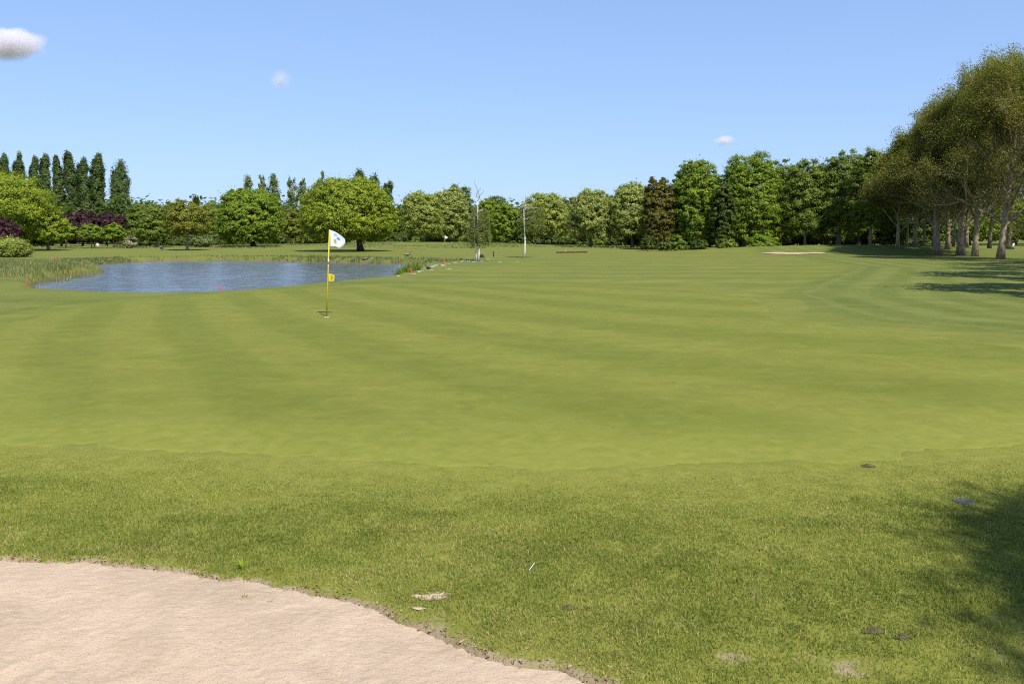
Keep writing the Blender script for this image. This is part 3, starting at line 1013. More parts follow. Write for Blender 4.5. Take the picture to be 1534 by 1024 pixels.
# --- big twiggy trees at the right edge
GT = "tall thin-leaved trees along the right edge"
for px, Y, x0, x1, yt, yb, lf, tr, ln, lab in [
        (1500, 71, 1412, 1600, 66, 320, 'twig', 0.33, 0.3, "nearest tall twiggy tree at the right edge, its grey trunk forked low"),
        (1461, 82, 1395, 1540, 96, 325, 'twig', 0.40, -0.3, "tall twiggy tree with a thick flared trunk next to the nearest one"),
        (1440, 86, 1370, 1520, 124, 325, 'twig', 0.42, -0.5, "stout trunked twiggy tree third from the right edge"),
        (1405, 88, 1328, 1478, 148, 325, 'twig', 0.40, -0.8, "dark trunked twiggy tree at the left end of the tall row"),
        (1447, 104, 1385, 1510, 118, 325, 'twig', 0.36, 0.0, "twiggy tree close behind the stout trunked one"),
        (1482, 114, 1420, 1570, 92, 325, 'twig', 0.34, 0.2, "twiggy tree seen between the two nearest trunks"),
        (1509, 108, 1450, 1640, 70, 325, 'twig', 0.36, 0.4, "twiggy tree just right of and behind the nearest trunk"),
        (1345, 98, 1296, 1400, 205, 330, 'twig', 0.24, -0.4, "lowest twiggy tree in front of the dull green wood"),
        (1420, 96, 1350, 1490, 140, 325, 'twig', 0.30, -0.4, "twiggy tree whose trunk stands between the dark and the stout trunk"),
        (1371, 106, 1306, 1432, 182, 330, 'twig', 0.30, -0.6, "smaller twiggy tree joining the dull green wood")]:
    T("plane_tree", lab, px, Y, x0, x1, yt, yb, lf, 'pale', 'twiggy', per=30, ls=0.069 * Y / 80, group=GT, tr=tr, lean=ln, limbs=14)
GTh = "thin trunks behind the tall row"
for px, Y, yt, lab in [(1383, 128, 250, "thin pale trunk left of the dark trunked twiggy tree"), (1358, 132, 255, "thinnest pale trunk standing at the rim of the wood"),
                       (1397, 126, 245, "thin straight trunk just left of the dark trunk"), (1428, 122, 235, "thinnest trunk just left of the stout one")]:
    T("ash_tree", lab, px, Y, px - 26, px + 26, yt, 330, 'olive', 'pale', n_cl=70, per=60, tr=0.2, group=GTh)
for px, Y, x0, x1, yt, lf, lab in [(1452, 185, 1405, 1500, 296, 'bright', "sunlit green tree seen under the twiggy crowns, left of the nearest trunk"),
                                   (1520, 190, 1480, 1565, 290, 'bright', "sunlit green tree at the right edge under the twiggy crowns"), (1570, 170, 1530, 1625, 280, 'mid', "green tree just outside the right edge"),
                                   (1400, 180, 1360, 1440, 290, 'mid', "green tree far behind the thin trunks")]:
    T("hornbeam_tree", lab, px, Y, x0, x1, yt, 364, lf, 'dark', n_cl=150, per=75, group="trees behind the tall row")
# trees standing outside the frame to the right: the row goes on and throws its shade into the picture
GX = "trees of the same row nearer than the frame"
for X, Y, rx, H, cb in [(23.2, 24.5, 4.8, 11.5, 6.0), (29.6, 34.0, 5.6, 13, 6.0), (36.5, 41, 6.2, 15, 6.0), (42, 49, 7.2, 16, 6.0), (47, 60, 7.5, 17, 6.0)]:
    T("plane_tree", "tree of the right-hand row standing outside the picture", 0, 0, 0, 0, 0, 0, 'twig', 'pale', 'broad', n_cl=170, per=60, ls=0.16, group=GX, world=(X, Y, rx, H, cb), tr=0.3)
T("maple_tree", "tree standing outside the picture beside the bunker", 0, 0, 0, 0, 0, 0, 'mid', 'grey', 'broad', n_cl=520, per=90, ls=0.055, world=(7.35, -2.5, 2.0, 11.0, 7.2), tr=0.16, cl=0.2)

# --- hedge and shrubs that close the view under the distant crowns
GH = "shrubs along the far edge of the course"
hedge = [(22, 150), (60, 152), (205, 148), (232, 150), (258, 158), (272, 150), (322, 158), (345, 165), (412, 172), (430, 178), (462, 176), (478, 170), (498, 168), (575, 176), (598, 182), (618, 184), (648, 190),
         (672, 192), (696, 196), (716, 190), (742, 186), (770, 188), (796, 186), (826, 188), (846, 190), (868, 186), (900, 178), (926, 176), (952, 178), (966, 172)]
where = ["below the lime green tree", "right of the lime green tree", "under the stout poplar", "behind the pale leaning trunk", "left of the golden tree", "behind the golden tree's trunk", "left of the round maple",
         "touching the left of the round maple", "right of the round maple's trunk", "left of the bronze green tree", "right of the bronze green tree", "left below the big oak", "behind the flag under the oak",
         "right of the oak's trunk", "in the gap right of the oak", "left of the short pale trunk", "right of the short pale trunk", "behind the distant white flag", "left of the twin-stemmed birch",
         "behind the twin-stemmed birch", "right of the twin-stemmed birch", "left of the slim birch", "right of the slim birch", "right of the olive tree's trunk", "left of the pale olive tree above the ditch",
         "behind the left of the far ditch", "right of the pale olive tree above the ditch", "between the pale olive trees' trunks", "left of the last pale olive trunk", "at the left corner of the dark wood"]
for (px, Y), wh in zip(hedge, where):
    rr = np.random.default_rng(px)
    w = rr.uniform(17, 25)
    T("hedge_shrub", "low %s shrub %s" % ("dark" if px % 3 else "leafy", wh), px, Y, px - w, px + w, 352 - rr.uniform(0, 6), 369, 'deep' if px % 3 else 'mid', 'dark', 'shrub', 60, 62, 0.22, GH, cat='shrub')


# ------------------------------------------------------------------ a far wood closing the horizon
def far_wood():
    r = np.random.default_rng(77)
    P, N, Tn = [], [], []
    for k in range(900):
        a = r.uniform(-1.1, 1.1)
        rad = r.uniform(235, 300)
        x, y = rad * math.sin(a), rad * math.cos(a)
        h = r.uniform(9, 14)
        w = r.uniform(4, 7)
        n = 150
        d = unit(r.normal(size=(n, 3)))
        p = np.array([x, y, h * 0.5]) + d * np.array([w, w, h * 0.5]) * r.uniform(0.6, 1, n)[:, None]
        P.append(p)
        N.append(d + np.array([0, 0, 0.5]) + 0.5 * r.normal(size=(n, 3)))
        Tn.append(np.clip(0.5 + 0.25 * r.normal(size=n), 0, 1))
    p = np.vstack(P)
    p[:, 2] = np.maximum(p[:, 2] + 0.5, 0.4)
    v, q = leaf_cards(p, np.vstack(N), 0.7, r)
    o = link("far_woodland", mesh_np("far_woodland", v, [q], {"tint": ('FACE', np.concatenate(Tn))}), LEAF['poplar'])
    tag(o, "hazy far wood closing the horizon behind the trees", "woodland", kind="stuff")


far_wood()


# ------------------------------------------------------------------ grass, reeds, weeds
def blades(x, y, z, L, w, lean, r, az=None):
    """two-segment bent blades"""
    n = len(x)
    az = r.uniform(0, 2 * math.pi, n) if az is None else az
    fa = r.uniform(0, 2 * math.pi, n)
    lx, ly = np.cos(az), np.sin(az)
    sx, sy = np.cos(fa) * w / 2, np.sin(fa) * w / 2
    b = np.stack([x, y, z], 1)
    m = b + np.stack([lx * L * lean * 0.35, ly * L * lean * 0.35, L * 0.62], 1)
    t = b + np.stack([lx * L * lean, ly * L * lean, L * (1 - 0.35 * lean)], 1)
    s = np.stack([sx, sy, np.zeros(n)], 1)
    v = np.stack([b - s, b + s, m + s * 0.8, m - s * 0.8, t], 1).reshape(-1, 3)
    i = np.arange(n)[:, None] * 5
    return v, i + np.array([[0, 1, 2, 3]]), i + np.array([[3, 2, 4]])


def near_grass():
    r = np.random.default_rng(21)
    n = 900000
    # even density per area in the wedge the camera sees, thinning with distance
    u = r.uniform(0, 1, n)
    Y = (2.7 ** 1.25 + u * (8.6 ** 1.25 - 2.7 ** 1.25)) ** (1 / 1.25)
    X = r.uniform(-(0.68 * Y + 0.9), 0.68 * Y + 2.4)
    d = bunker_d(X, Y)
    g = sdf(GREEN, X, Y)
    dens = sstep(0.25, 0.62, fbm(X / 0.16, Y / 0.16, 61, 3)) * 0.7 + 0.45
    for px, py, rr in [(665, 935, 0.17), (690, 948, 0.16), (1275, 998, 0.2), (1230, 992, 0.15), (1350, 1003, 0.16), (1500, 985, 0.13), (1100, 985, 0.14)]:
        cx, cy = gp(px, py)
        dens = dens * (1 - 0.75 * np.exp(-((X - cx) / rr) ** 2 - ((Y - cy) / (rr * 0.6)) ** 2))
    keep = (d > -0.012) & (r.uniform(0, 1, n) < sstep(-0.9, 1.0, g)) & (r.uniform(0, 1, n) < dens) & (r.uniform(0, 1, n) < 0.45 + 0.55 * sstep(0.0, 0.12, d))
    X, Y, d, g = X[keep], Y[keep], d[keep], g[keep]
    n = len(X)
    cl = fbm(X / 0.42, Y / 0.42, 62, 3)
    L = (0.014 + 0.026 * cl) * r.uniform(0.6, 1.4, n)
    L = L * (0.20 + 0.80 * sstep(-0.2, 2.0, g))
    L = L * (0.7 + 0.3 * sstep(0, 0.3, d))
    w = 0.0032 * (0.7 + 0.3 * Y / 4.0) * r.uniform(0.7, 1.3, n)
    z = height(X, Y) - 0.002
    v, q, t = blades(X, Y, z, L, w, r.uniform(0.2, 1.0, n), r)
    hue = fbm(X / 0.9 + 40, Y / 0.6, 64, 4)
    tint = np.clip(0.09 + 0.26 * (1 - sstep(0.0, 1.5, g)) + 1.05 * hue + 0.20 * r.normal(size=n) - 0.26 * sstep(0.5, 0.75, fbm(X / 0.5, Y / 0.3, 66, 3)), 0, 1)
    straw = (r.uniform(0, 1, n) < 0.08 + 0.30 * (1 - sstep(0.0, 0.45, d)) * sstep(0.35, 0.6, fbm(X / 0.3, Y / 0.3, 68, 2)) + 0.14 * sstep(0.55, 0.7, fbm(X / 0.6, Y / 0.35, 69, 3)))
    me = mesh_np("rough_grass", v, [q, t], {"tint": ('FACE', np.concatenate([tint, tint]))}, mat_idx=np.concatenate([straw, straw]).astype(int))
    o = link("rough_grass", me, [LEAF['blade'], LEAF['straw']])
    tag(o, "rough grass between the bunker and the putting green", "grass", kind="stuff")


LEAF['straw'] = leaf_mat("grass_straw", (0.27, 0.22, 0.07), (0.46, 0.40, 0.17), 0.3, (1.1, 1.05, 0.8))
near_grass()


def scatter_line(pts, n, spread, r):
    pts = np.array(pts)
    seg = np.linalg.norm(np.diff(pts, axis=0), axis=1)
    c = np.concatenate([[0], np.cumsum(seg)])
    s = r.uniform(0, c[-1], n)
    x, y = np.interp(s, c, pts[:, 0]), np.interp(s, c, pts[:, 1])
    return x + r.normal(size=n) * spread * 0.5, y + r.normal(size=n) * spread


def reeds():
    r = np.random.default_rng(31)
    poly = [gp(px, py, -0.2) for px, py in [(-60, 428), (0, 427.5), (40, 427), (50, 422), (90, 416), (122, 412.5), (141, 409), (146, 403), (128, 396), (90, 394), (40, 392), (-60, 391)]]
    pa = np.array(poly)
    n = 60000
    x = r.uniform(pa[:, 0].min(), pa[:, 0].max(), n)
    y = r.uniform(pa[:, 1].min(), pa[:, 1].max(), n)
    d = sdf(poly, x, y)
    k = (d < 0) & (fbm(x / 1.4, y / 1.4, 91, 3) + 0.3 * r.uniform(size=n) > 0.56)
    x, y, d = x[k], y[k], d[k]
    n = len(x)
    z = np.maximum(height(x, y), -0.5) - 0.02
    nearp = 1 - sstep(36, 42, y)
    L = (0.16 + 0.50 * fbm(x / 2.0, y / 2.0, 93, 3)) * r.uniform(0.6, 1.15, n) * (1 - 0.6 * nearp) * (0.35 + 0.65 * sstep(0, 2.2, -d))
    v, q, t = blades(x, y, z, L, np.full(n, 0.03), r.uniform(0.05, 0.5, n), r)
    tint = np.clip(fbm(x / 1.5, y / 1.5, 95, 3) * 1.1 - 0.05 + 0.2 * r.normal(size=n), 0, 1)
    dry = r.uniform(0, 1, n) < 0.12
    o = link("reeds", mesh_np("reeds", v, [q, t], {"tint": ('FACE', np.concatenate([tint, tint]))}, mat_idx=np.concatenate([dry, dry]).astype(int)), [LEAF['reed'], LEAF['straw']])
    tag(o, "bed of grey green reeds on the left pond bank", "reeds", kind="stuff")
    # clump of iris at the right end of the near bank
    n = 900
    c = [gp(px, py, -0.1) for px, py in [(596, 411), (606, 410), (612, 409.5), (618, 408.5), (626, 406.5)]]
    x, y = scatter_line(c, n, 0.32, r)
    z = np.maximum(height(x, y), -0.45)
    L = (0.45 + 0.35 * r.uniform(size=n)) * np.where(r.uniform(size=n) < 0.2, 0.85, 0.5)
    v, q, t = blades(x, y, z, L, np.full(n, 0.03), r.uniform(0.05, 0.5, n), r)
    tint = r.uniform(0, 1, n)
    o = link("iris_clump", mesh_np("iris_clump", v, [q, t], {"tint": ('FACE', np.concatenate([tint, tint]))}), LEAF['mid'])
    tag(o, "clump of upright iris leaves beside the leaning red stake at the pond's right end", "water plants")
    # weeds along the far bank
    n = 60000
    c = [gp(px, py, -0.1) for px, py in [(112, 394), (128, 392.3), (160, 390.3), (200, 389), (260, 388), (330, 387.8), (400, 388), (480, 389.3), (540, 390.6), (600, 391.8), (645, 392.3)]]
    x, y = scatter_line(c, n, 2.6, r)
    z = height(x, y)
    k = (z > -0.43) & (fbm(x / 1.5, y / 1.2, 97, 3) > 0.43)
    x, y, z = x[k], y[k], z[k]
    n = len(x)
    L = (0.06 + 0.32 * fbm(x / 1.1, y / 1.1, 98, 3)) * r.uniform(0.5, 1.2, n)
    v, q, t = blades(x, y, z, L, np.full(n, 0.07), r.uniform(0.1, 0.8, n), r)
    tint = np.clip(0.4 + 0.25 * r.normal(size=n), 0, 1)
    pale = r.uniform(0, 1, n) < 0.06
    o = link("bank_weeds", mesh_np("bank_weeds", v, [q, t], {"tint": ('FACE', np.concatenate([tint, tint]))}, mat_idx=np.concatenate([pale, pale]).astype(int)), [LEAF['reed'], LEAF['cream']])
    tag(o, "tufted weeds with pale flowers along the far pond bank", "weeds", kind="stuff")
    # meadow strip under the far trees
    n = 30000
    x = r.uniform(-110, 25, n)
    y = r.uniform(128, 172, n)
    k = fbm(x / 9, y / 6, 99, 3) > 0.54
    x, y = x[k], y[k]
    n = len(x)
    z = height(x, y)
    L = (0.06 + 0.28 * fbm(x / 4, y / 4, 88, 2)) * r.uniform(0.5, 1.2, n)
    v, q, t = blades(x, y, z, L, np.full(n, 0.14), r.uniform(0.1, 0.8, n), r)
    tint = np.clip(0.6 + 0.25 * r.normal(size=n), 0, 1)
    o = link("meadow_grass", mesh_np("meadow_grass", v, [q, t], {"tint": ('FACE', np.concatenate([tint, tint]))}), LEAF['reed'])
    tag(o, "long unmown grass under the far trees", "grass", kind="stuff")


reeds()


def dead_leaves():
    r = np.random.default_rng(41)
    n = 22000
    X = r.uniform(-5.2, 0.9, n)
    Y = r.uniform(2.6, 5.6, n)
    d = bunker_d(X, Y)
    k = (np.abs(d - 0.01) < 0.07 * r.exponential(0.55, n)) & (fbm(X / 0.35, Y / 0.35, 43, 2) > 0.42)
    X, Y, d = X[k], Y[k], d[k]
    n = len(X)
    z = np.maximum(height(X, Y), -0.045) + r.uniform(0.004, 0.014, n)
    v, q = leaf_cards(np.stack([X, Y, z], 1), np.stack([r.normal(size=n) * 0.6, r.normal(size=n) * 0.6, np.ones(n)], 1), 0.011, r, 0.5)
    o = link("dead_leaves", mesh_np("dead_leaves", v, [q], {"tint": ('FACE', r.uniform(0, 1, n))}), LEAF['dead'])
    tag(o, "dry brown leaf litter along the lip of the bunker", "leaf litter", kind="stuff")


dead_leaves()

# ------------------------------------------------------------------ flagstick
YEL = plain_mat("yellow_paint", (0.60, 0.44, 0.015), 0.4, 0.4)
WHT = plain_mat("white_paint", (0.58, 0.58, 0.58), 0.5)
BLK = plain_mat("black_paint", (0.02, 0.02, 0.02), 0.5)
RED = plain_mat("red_paint", (0.55, 0.05, 0.04), 0.5)
PINK = plain_mat("faded_red_paint", (0.40, 0.14, 0.09), 0.7)
CLOTH_W = plain_mat("white_cloth", (0.56, 0.57, 0.60), 0.8, 0.1, 0.04)
CLOTH_B = plain_mat("blue_print", (0.12, 0.25, 0.58), 0.8, 0.1)
CLOTH_Y = plain_mat("yellow_print", (0.46, 0.33, 0.04), 0.8, 0.1)
CLOTH_F = plain_mat("yellow_cloth", (0.56, 0.48, 0.02), 0.8, 0.1)
CLOTH_K = plain_mat("olive_print", (0.28, 0.22, 0.02), 0.8, 0.1)
STONE = plain_mat("pale_stone", (0.33, 0.32, 0.26), 0.9, 0.1, 0.3, 9)
GREYM = plain_mat("grey_plastic", (0.10, 0.10, 0.105), 0.85, 0.1)
WOOD = plain_mat("weathered_timber", (0.20, 0.15, 0.095), 0.9, 0.1, 0.35, 3)
DARKW = plain_mat("dark_timber", (0.06, 0.045, 0.03), 0.9, 0.1, 0.3, 3)
SOIL = plain_mat("loose_soil", (0.115, 0.095, 0.05), 0.95, 0.05, 0.4, 40)
BROWNF = plain_mat("brown_feathers", (0.15, 0.115, 0.085), 0.8, 0.1, 0.35, 14)
BLUEP = plain_mat("blue_plastic", (0.02, 0.03, 0.09), 0.5)


def cloth_grid(W, H, top, bot, wave, n=44, belly=0.16):
    u = np.linspace(0, 1, n)
    w = np.linspace(0, 1, n)
    U, V = np.meshgrid(u, w)
    tx, tz = np.interp(U, top[0], top[1]), np.interp(U, top[0], top[2])
    bx, bz = np.interp(U, bot[0], bot[1]), np.interp(U, bot[0], bot[2])
    bul = belly * W * U ** 2 * np.sin(math.pi * V)
    x = tx * (1 - V) + bx * V + bul
    z = tz * (1 - V) + bz * V
    y = wave * (np.sin(U * 5.0 + V * 0.9) * (0.25 + U)) - wave * 0.2
    y[:, 0] = 0
    i = np.arange(n - 1)[:, None] * n
    j = np.arange(n - 1)[None, :]
    q = np.stack([i + j, i + n + j, i + n + j + 1, i + j + 1], -1).reshape(-1, 4)
    cu = (U[:-1, :-1] + U[1:, 1:]).ravel() / 2
    cv = (V[:-1, :-1] + V[1:, 1:]).ravel() / 2
    return np.stack([x.ravel(), y.ravel(), z.ravel()], 1), q, cu, cv


def solid(o, t):
    m = o.modifiers.new("thickness", 'SOLIDIFY')
    m.thickness = t
    m.offset = 0


def flagstick():
    X, Y = gp(489.3, 475.6)
    zb = hz(X, Y)
    H = at_depth(493, 344, Y)[2] - zb
    lean = at_depth(493.5, 344, Y)[0] - X
    root = thing("golf_flagstick", "yellow flagstick with a white and a small yellow flag on the green", "flagstick", (X, Y, zb))
    def ax(z):
        return np.array([lean * z / H, 0, z])
    link("pole", MB().tube([ax(-0.1), ax(H * 0.5), ax(H)], [0.0165, 0.015, 0.0135], 12).mesh("pole", True), YEL, root)
    zb0 = at_depth(491, 394, Y)[2] - zb
    zb1 = at_depth(491, 387.5, Y)[2] - zb
    link("white_band", MB().tube([ax(zb0), ax(zb1)], 0.019, 12).mesh("white_band", True), WHT, root)
    for zz in (zb0 - 0.008, zb1 + 0.008):
        link("black_band", MB().tube([ax(zz - 0.007), ax(zz + 0.007)], 0.0186, 12).mesh("black_band", True), BLK, root)
    # big flag
    v, q, cu, cv = cloth_grid(0.38, 0.42, ([0, 0.25, 0.5, 0.75, 1], [0, 0.10, 0.19, 0.29, 0.365], [0, -0.035, -0.085, -0.15, -0.215]),
                              ([0, 0.4, 0.7, 1], [0, 0.13, 0.185, 0.25], [-0.405, -0.405, -0.43, -0.455]), 0.035)
    mi = np.zeros(len(q), int)
    def el(u0, v0, a, b):
        return ((cu - u0) / a) ** 2 + ((cv - v0) / b) ** 2 < 1
    mi[el(0.36, 0.22, 0.10, 0.10) & ~el(0.37, 0.25, 0.05, 0.05)] = 1
    mi[el(0.56, 0.38, 0.12, 0.10)] = 1
    mi[el(0.46, 0.47, 0.07, 0.06) & (cv < 0.47)] = 1
    mi[el(0.36, 0.66, 0.09, 0.16) & ~el(0.42, 0.63, 0.035, 0.05)] = 2
    mi[el(0.28, 0.62, 0.05, 0.14)] = 2
    fl = link("flag", mesh_np("flag", v, [q], smooth=True, mat_idx=mi), [CLOTH_W, CLOTH_B, CLOTH_Y], root, ax(H - 0.005) + np.array([0.012, 0, 0]))
    solid(fl, 0.002)
    fl["label"] = "white waving flag with a blue and yellow emblem"
    z1 = at_depth(491, 410, Y)[2] - zb
    v, q, cu, cv = cloth_grid(0.18, 0.19, ([0, 0.5, 1], [0, 0.085, 0.155], [0, -0.005, -0.035]), ([0, 0.5, 1], [0, 0.075, 0.125], [-0.19, -0.185, -0.19]), 0.012, 30, 0.02)
    mi = np.zeros(len(q), int)
    ce = np.abs(cu - 0.48)
    mi[(ce < 0.20) & (np.abs(cv - 0.30) < 0.05)] = 1
    mi[(ce < 0.22) & (np.abs(cv - 0.47) < 0.05)] = 1
    mi[(ce < 0.16) & (np.abs(cv - 0.64) < 0.05)] = 1
    mi[(ce < 0.12) & (np.abs(cv - 0.78) < 0.04)] = 1
    mi[(ce < 0.05) & (cv > 0.25) & (cv < 0.8)] = 1
    f2 = link("small_flag", mesh_np("small_flag", v, [q], smooth=True, mat_idx=mi), [CLOTH_F, CLOTH_K], root, ax(z1) + np.array([0.013, 0, 0]))
    solid(f2, 0.002)
    f2["label"] = "small yellow flag with a dark printed mark"
    # hole cup
    a = np.linspace(0, 2 * math.pi, 29)[:-1]
    mb = MB()
    prof = [(0.054, 0.006), (0.060, 0.009), (0.066, 0.006), (0.066, -0.02)]
    vs = np.array([[rr * math.cos(t), rr * math.sin(t), z] for rr, z in [(0.054, -0.10)] + prof for t in a])
    qs = [[k * 28 + j, k * 28 + (j + 1) % 28, (k + 1) * 28 + (j + 1) % 28, (k + 1) * 28 + j] for k in range(4) for j in range(28)]
    mb.add(vs, qs)
    cup = link("hole_cup", mb.mesh("hole_cup", True), plain_mat("cup_rim", (0.42, 0.38, 0.40), 0.6), None, (X, Y, zb + 0.004))
    tag(cup, "grey rimmed hole cup in the turf at the foot of the yellow flagstick", "hole cup")


flagstick()


# far flag
def far_flag():
    Y = 138.0
    X = at_depth(666.5, 370, Y)[0]
    zb = hz(X, Y)
    root = thing("golf_flagstick", "distant flagstick with a small white flag below the pale willow", "flagstick", (X, Y, zb))
    link("pole", MB().tube([(0, 0, 0), (0, 0, 2.0)], [0.028, 0.024], 8).mesh("pole", True), YEL, root)
    v, q, cu, cv = cloth_grid(0.4, 0.3, ([0, 1], [0, 0.42], [0, -0.12]), ([0, 1], [0, 0.36], [-0.42, -0.5]), 0.05, 12)
    fl = link("flag", mesh_np("flag", v, [q], smooth=True), CLOTH_W, root, (0.02, 0, 2.0))
    solid(fl, 0.004)


far_flag()


# ------------------------------------------------------------------ red marker stakes
def stake(px, yb, yt, mat, label, tilt=0.0, r0=0.035, z=None, base=False):
    X, Y = gp(px, yb, z if z is not None else 0.0)
    zb = z if z is not None else hz(X, Y)
    h = (yb - yt) / F_PX * Y
    top = np.array([math.tan(tilt) * h, 0, h])
    if base:
        root = thing("marker_stake", label, "marker stake", (X, Y, zb), group="red stakes round the pond")
        link("post", MB().tube([(0, 0, -0.1), top * 0.92, top], [r0, r0, r0 * 0.75], 8).mesh("post"), mat, root)
        link("base_plate", MB().box((0, 0, 0.03), (0.34, 0.26, 0.05)).mesh("base_plate"), STONE, root)
        return root
    mb = MB().tube([(0, 0, -0.15), top * 0.9, top], [r0, r0, r0 * 0.7], 8)
    o = link("marker_stake", mb.mesh("marker_stake"), mat, None, (X, Y, zb))
    tag(o, label, "marker stake", "red stakes round the pond")
    return o


stake(40.5, 429.8, 421.5, RED, "bright red stake standing upright at the near left corner of the pond", -0.06, 0.022)
stake(13, 413, 407.5, RED, "small red stake among the reeds at the left edge", 0, 0.03, 0.0)
stake(78, 391.5, 385.5, PINK, "faded pink stake standing behind the reed bed", 0, 0.05)
stake(84, 386.5, 383.5, RED, "tiny red stake above and right of the faded pink one", 0, 0.05)
stake(123, 399, 391.5, PINK, "faded stake sticking out of the right end of the reed bed", 0, 0.04, 0.0)
stake(161, 385, 381.5, PINK, "tiny faded stake on the far bank below the small trees", 0, 0.05)
stake(337.5, 434.8, 428, RED, "red stake leaning far over the water on the near bank", -0.95, 0.024, 0.02)
stake(338.5, 388, 383, RED, "small red stake on the far bank left below the round maple", 0, 0.045)
stake(498.5, 389, 384, RED, "red stake on the far bank just right of the flagstick's pole", 0, 0.05)
stake(564, 380.3, 378, RED, "tiny red stake in the shadow end right of the big oak", 0, 0.06)
stake(593, 380.3, 378.2, RED, "tiny red stake on the fairway left of the brown goose", 0, 0.06)
stake(627, 380.3, 378, PINK, "tiny faded stake on the fairway right of the brown goose", 0, 0.06)
stake(665, 395.3, 386.5, RED, "tall red stake at the right tip of the pond", 0.03, 0.04)
stake(676.5, 390, 386.3, RED, "short red stake just behind the tall one at the pond's right tip", 0, 0.045)
stake(618.5, 411, 402, RED, "red stake leaning left on a pale base plate beside the iris clump", -0.38, 0.032, 0.0, True)
stake(862, 380.5, 377.8, RED, "tiny red stake in front of the far ditch under the pale olive tree", 0, 0.06)
stake(1529, 371.5, 368, PINK, "faded stake at the right edge behind the nearest twiggy tree", 0, 0.06)
stake(847, 378, 374.8, YEL, "tiny yellow stake left of the far ditch", 0, 0.06)


# ------------------------------------------------------------------ birds
def bird(label, px, py, L, mats, rz, z=None):
    X, Y = gp(px, py)
    zb = hz(X, Y)
    root = thing("goose" if L > 0.5 else "coot", label, "bird", (X, Y, zb), rz)
    s = L / 0.7
    pts = np.array([(-0.36, 0, 0.24), (-0.25, 0, 0.25), (-0.10, 0, 0.24), (0.08, 0, 0.25), (0.20, 0, 0.30), (0.26, 0, 0.40), (0.28, 0, 0.50), (0.33, 0, 0.55), (0.40, 0, 0.54), (0.46, 0, 0.525)]) * s
    rad = np.array([0.012, 0.07, 0.125, 0.125, 0.085, 0.045, 0.036, 0.045, 0.024, 0.008]) * s
    v, q, t = tube(pts, rad, 10)
    link("body", mesh_np("body", v, [q, t], smooth=True), mats[0], root)
    for sd in (-1, 1):
        link("leg", MB().tube([(0.0, 0.05 * s * sd, 0.15 * s), (0.01 * s, 0.05 * s * sd, 0.0), (0.06 * s, 0.05 * s * sd, 0.0)], 0.012 * s, 6).mesh("leg"), PINK, root)
        wv, wq, wt = tube(np.array([(-0.34, 0.085 * sd, 0.27), (-0.15, 0.115 * sd, 0.27), (0.06, 0.11 * sd, 0.28), (0.15, 0.07 * sd, 0.28)]) * s, np.array([0.01, 0.05, 0.055, 0.01]) * s, 8)
        link("wing", mesh_np("wing", wv, [wq, wt], smooth=True), mats[1], root)


bird("brown goose with pale tail standing on the far bank below the oak's right side", 610.5, 385.4, 0.75, (BROWNF, STONE), 0.4)
bird("black coot resting in the grass near the pond's right tip", 641.5, 405.0, 0.42, (BLK, BLK), 2.6)

# ------------------------------------------------------------------ pale stones on the banks
r = np.random.default_rng(12)


def stone_mesh(r):
    v = unit(r.normal(size=(1, 3)))
    la, lo = 6, 10
    pts = [(0, 0, -1)]
    for i in range(1, la):
        for j in range(lo):
            p = math.pi * i / la - math.pi / 2
            pts.append((math.cos(p) * math.cos(2 * math.pi * j / lo), math.cos(p) * math.sin(2 * math.pi * j / lo), math.sin(p)))
    pts.append((0, 0, 1))
    pts = np.array(pts) * (1 + 0.22 * r.normal(size=(len(pts), 1)))
    q = [[1 + i * lo + j, 1 + i * lo + (j + 1) % lo, 1 + (i + 1) * lo + (j + 1) % lo, 1 + (i + 1) * lo + j] for i in range(la - 2) for j in range(lo)]
    e = len(pts) - 1
    t = [[0, 1 + (j + 1) % lo, 1 + j] for j in range(lo)] + [[e, 1 + (la - 2) * lo + j, 1 + (la - 2) * lo + (j + 1) % lo] for j in range(lo)]
    return mesh_np("pale_stone", pts, [np.array(q), np.array(t)], smooth=False)


sm = [stone_mesh(r) for _ in range(4)]
for m_ in sm:
    m_.materials.append(STONE)
spots = [(505, 390, .5), (516, 389.6, .4), (527, 388.6, .6), (537, 387.7, .6), (548, 386.9, .7), (556, 386.5, .6), (566, 386.5, .7), (580, 385.8, .5), (592, 385.6, .4), (616, 390, .4), (630, 389, .6), (644, 388.6, .7),
         (641, 391.6, .5), (440, 388, .5), (452, 387.6, .7), (408, 385.8, .5), (345, 388.6, .4),
         (625, 403.6, .5), (636, 402.6, .5), (646, 400.4, .45), (652, 398.6, .5), (659, 396.8, .5), (670, 394.9, .5), (681, 393.6, .4), (693, 391.8, .5), (698, 391.2, .5),
         (645, 404.6, .4), (626, 407.2, .35), (631, 406.4, .3), (672, 403.4, .3), (664, 398, .3), (596, 413.6, .25), (712, 392.2, .4), (730, 388, .45), (722, 391.6, .4), (748, 392.6, .3), (706, 390, .3), (775, 391.5, .25)]
for k, (px, py, s) in enumerate(spots):
    X, Y = gp(px, py)
    o = bpy.data.objects.new("pale_stone", sm[k % 4])
    COL.objects.link(o)
    o.location = (X, Y, hz(X, Y) + 0.0)
    o.scale = (s * 0.6 * r.uniform(0.7, 1.3), s * 0.5, 0.045 * r.uniform(0.7, 1.3))
    o.rotation_euler = (0, 0, r.uniform(-0.4, 0.4))
    far = py < 392 and px < 650
    if px < 460:
        lab = "pale flat stone on the far bank between the maple and the flagstick"
    elif far:
        lab = "pale flat stone on the far bank right of the flagstick"
    elif px < 700:
        lab = "pale flat stone on the rim at the pond's right end"
    else:
        lab = "pale flat stone in the grass at the feet of the birches"
    tag(o, lab, "stone", lab.replace("pale flat stone", "pale flat stones"))


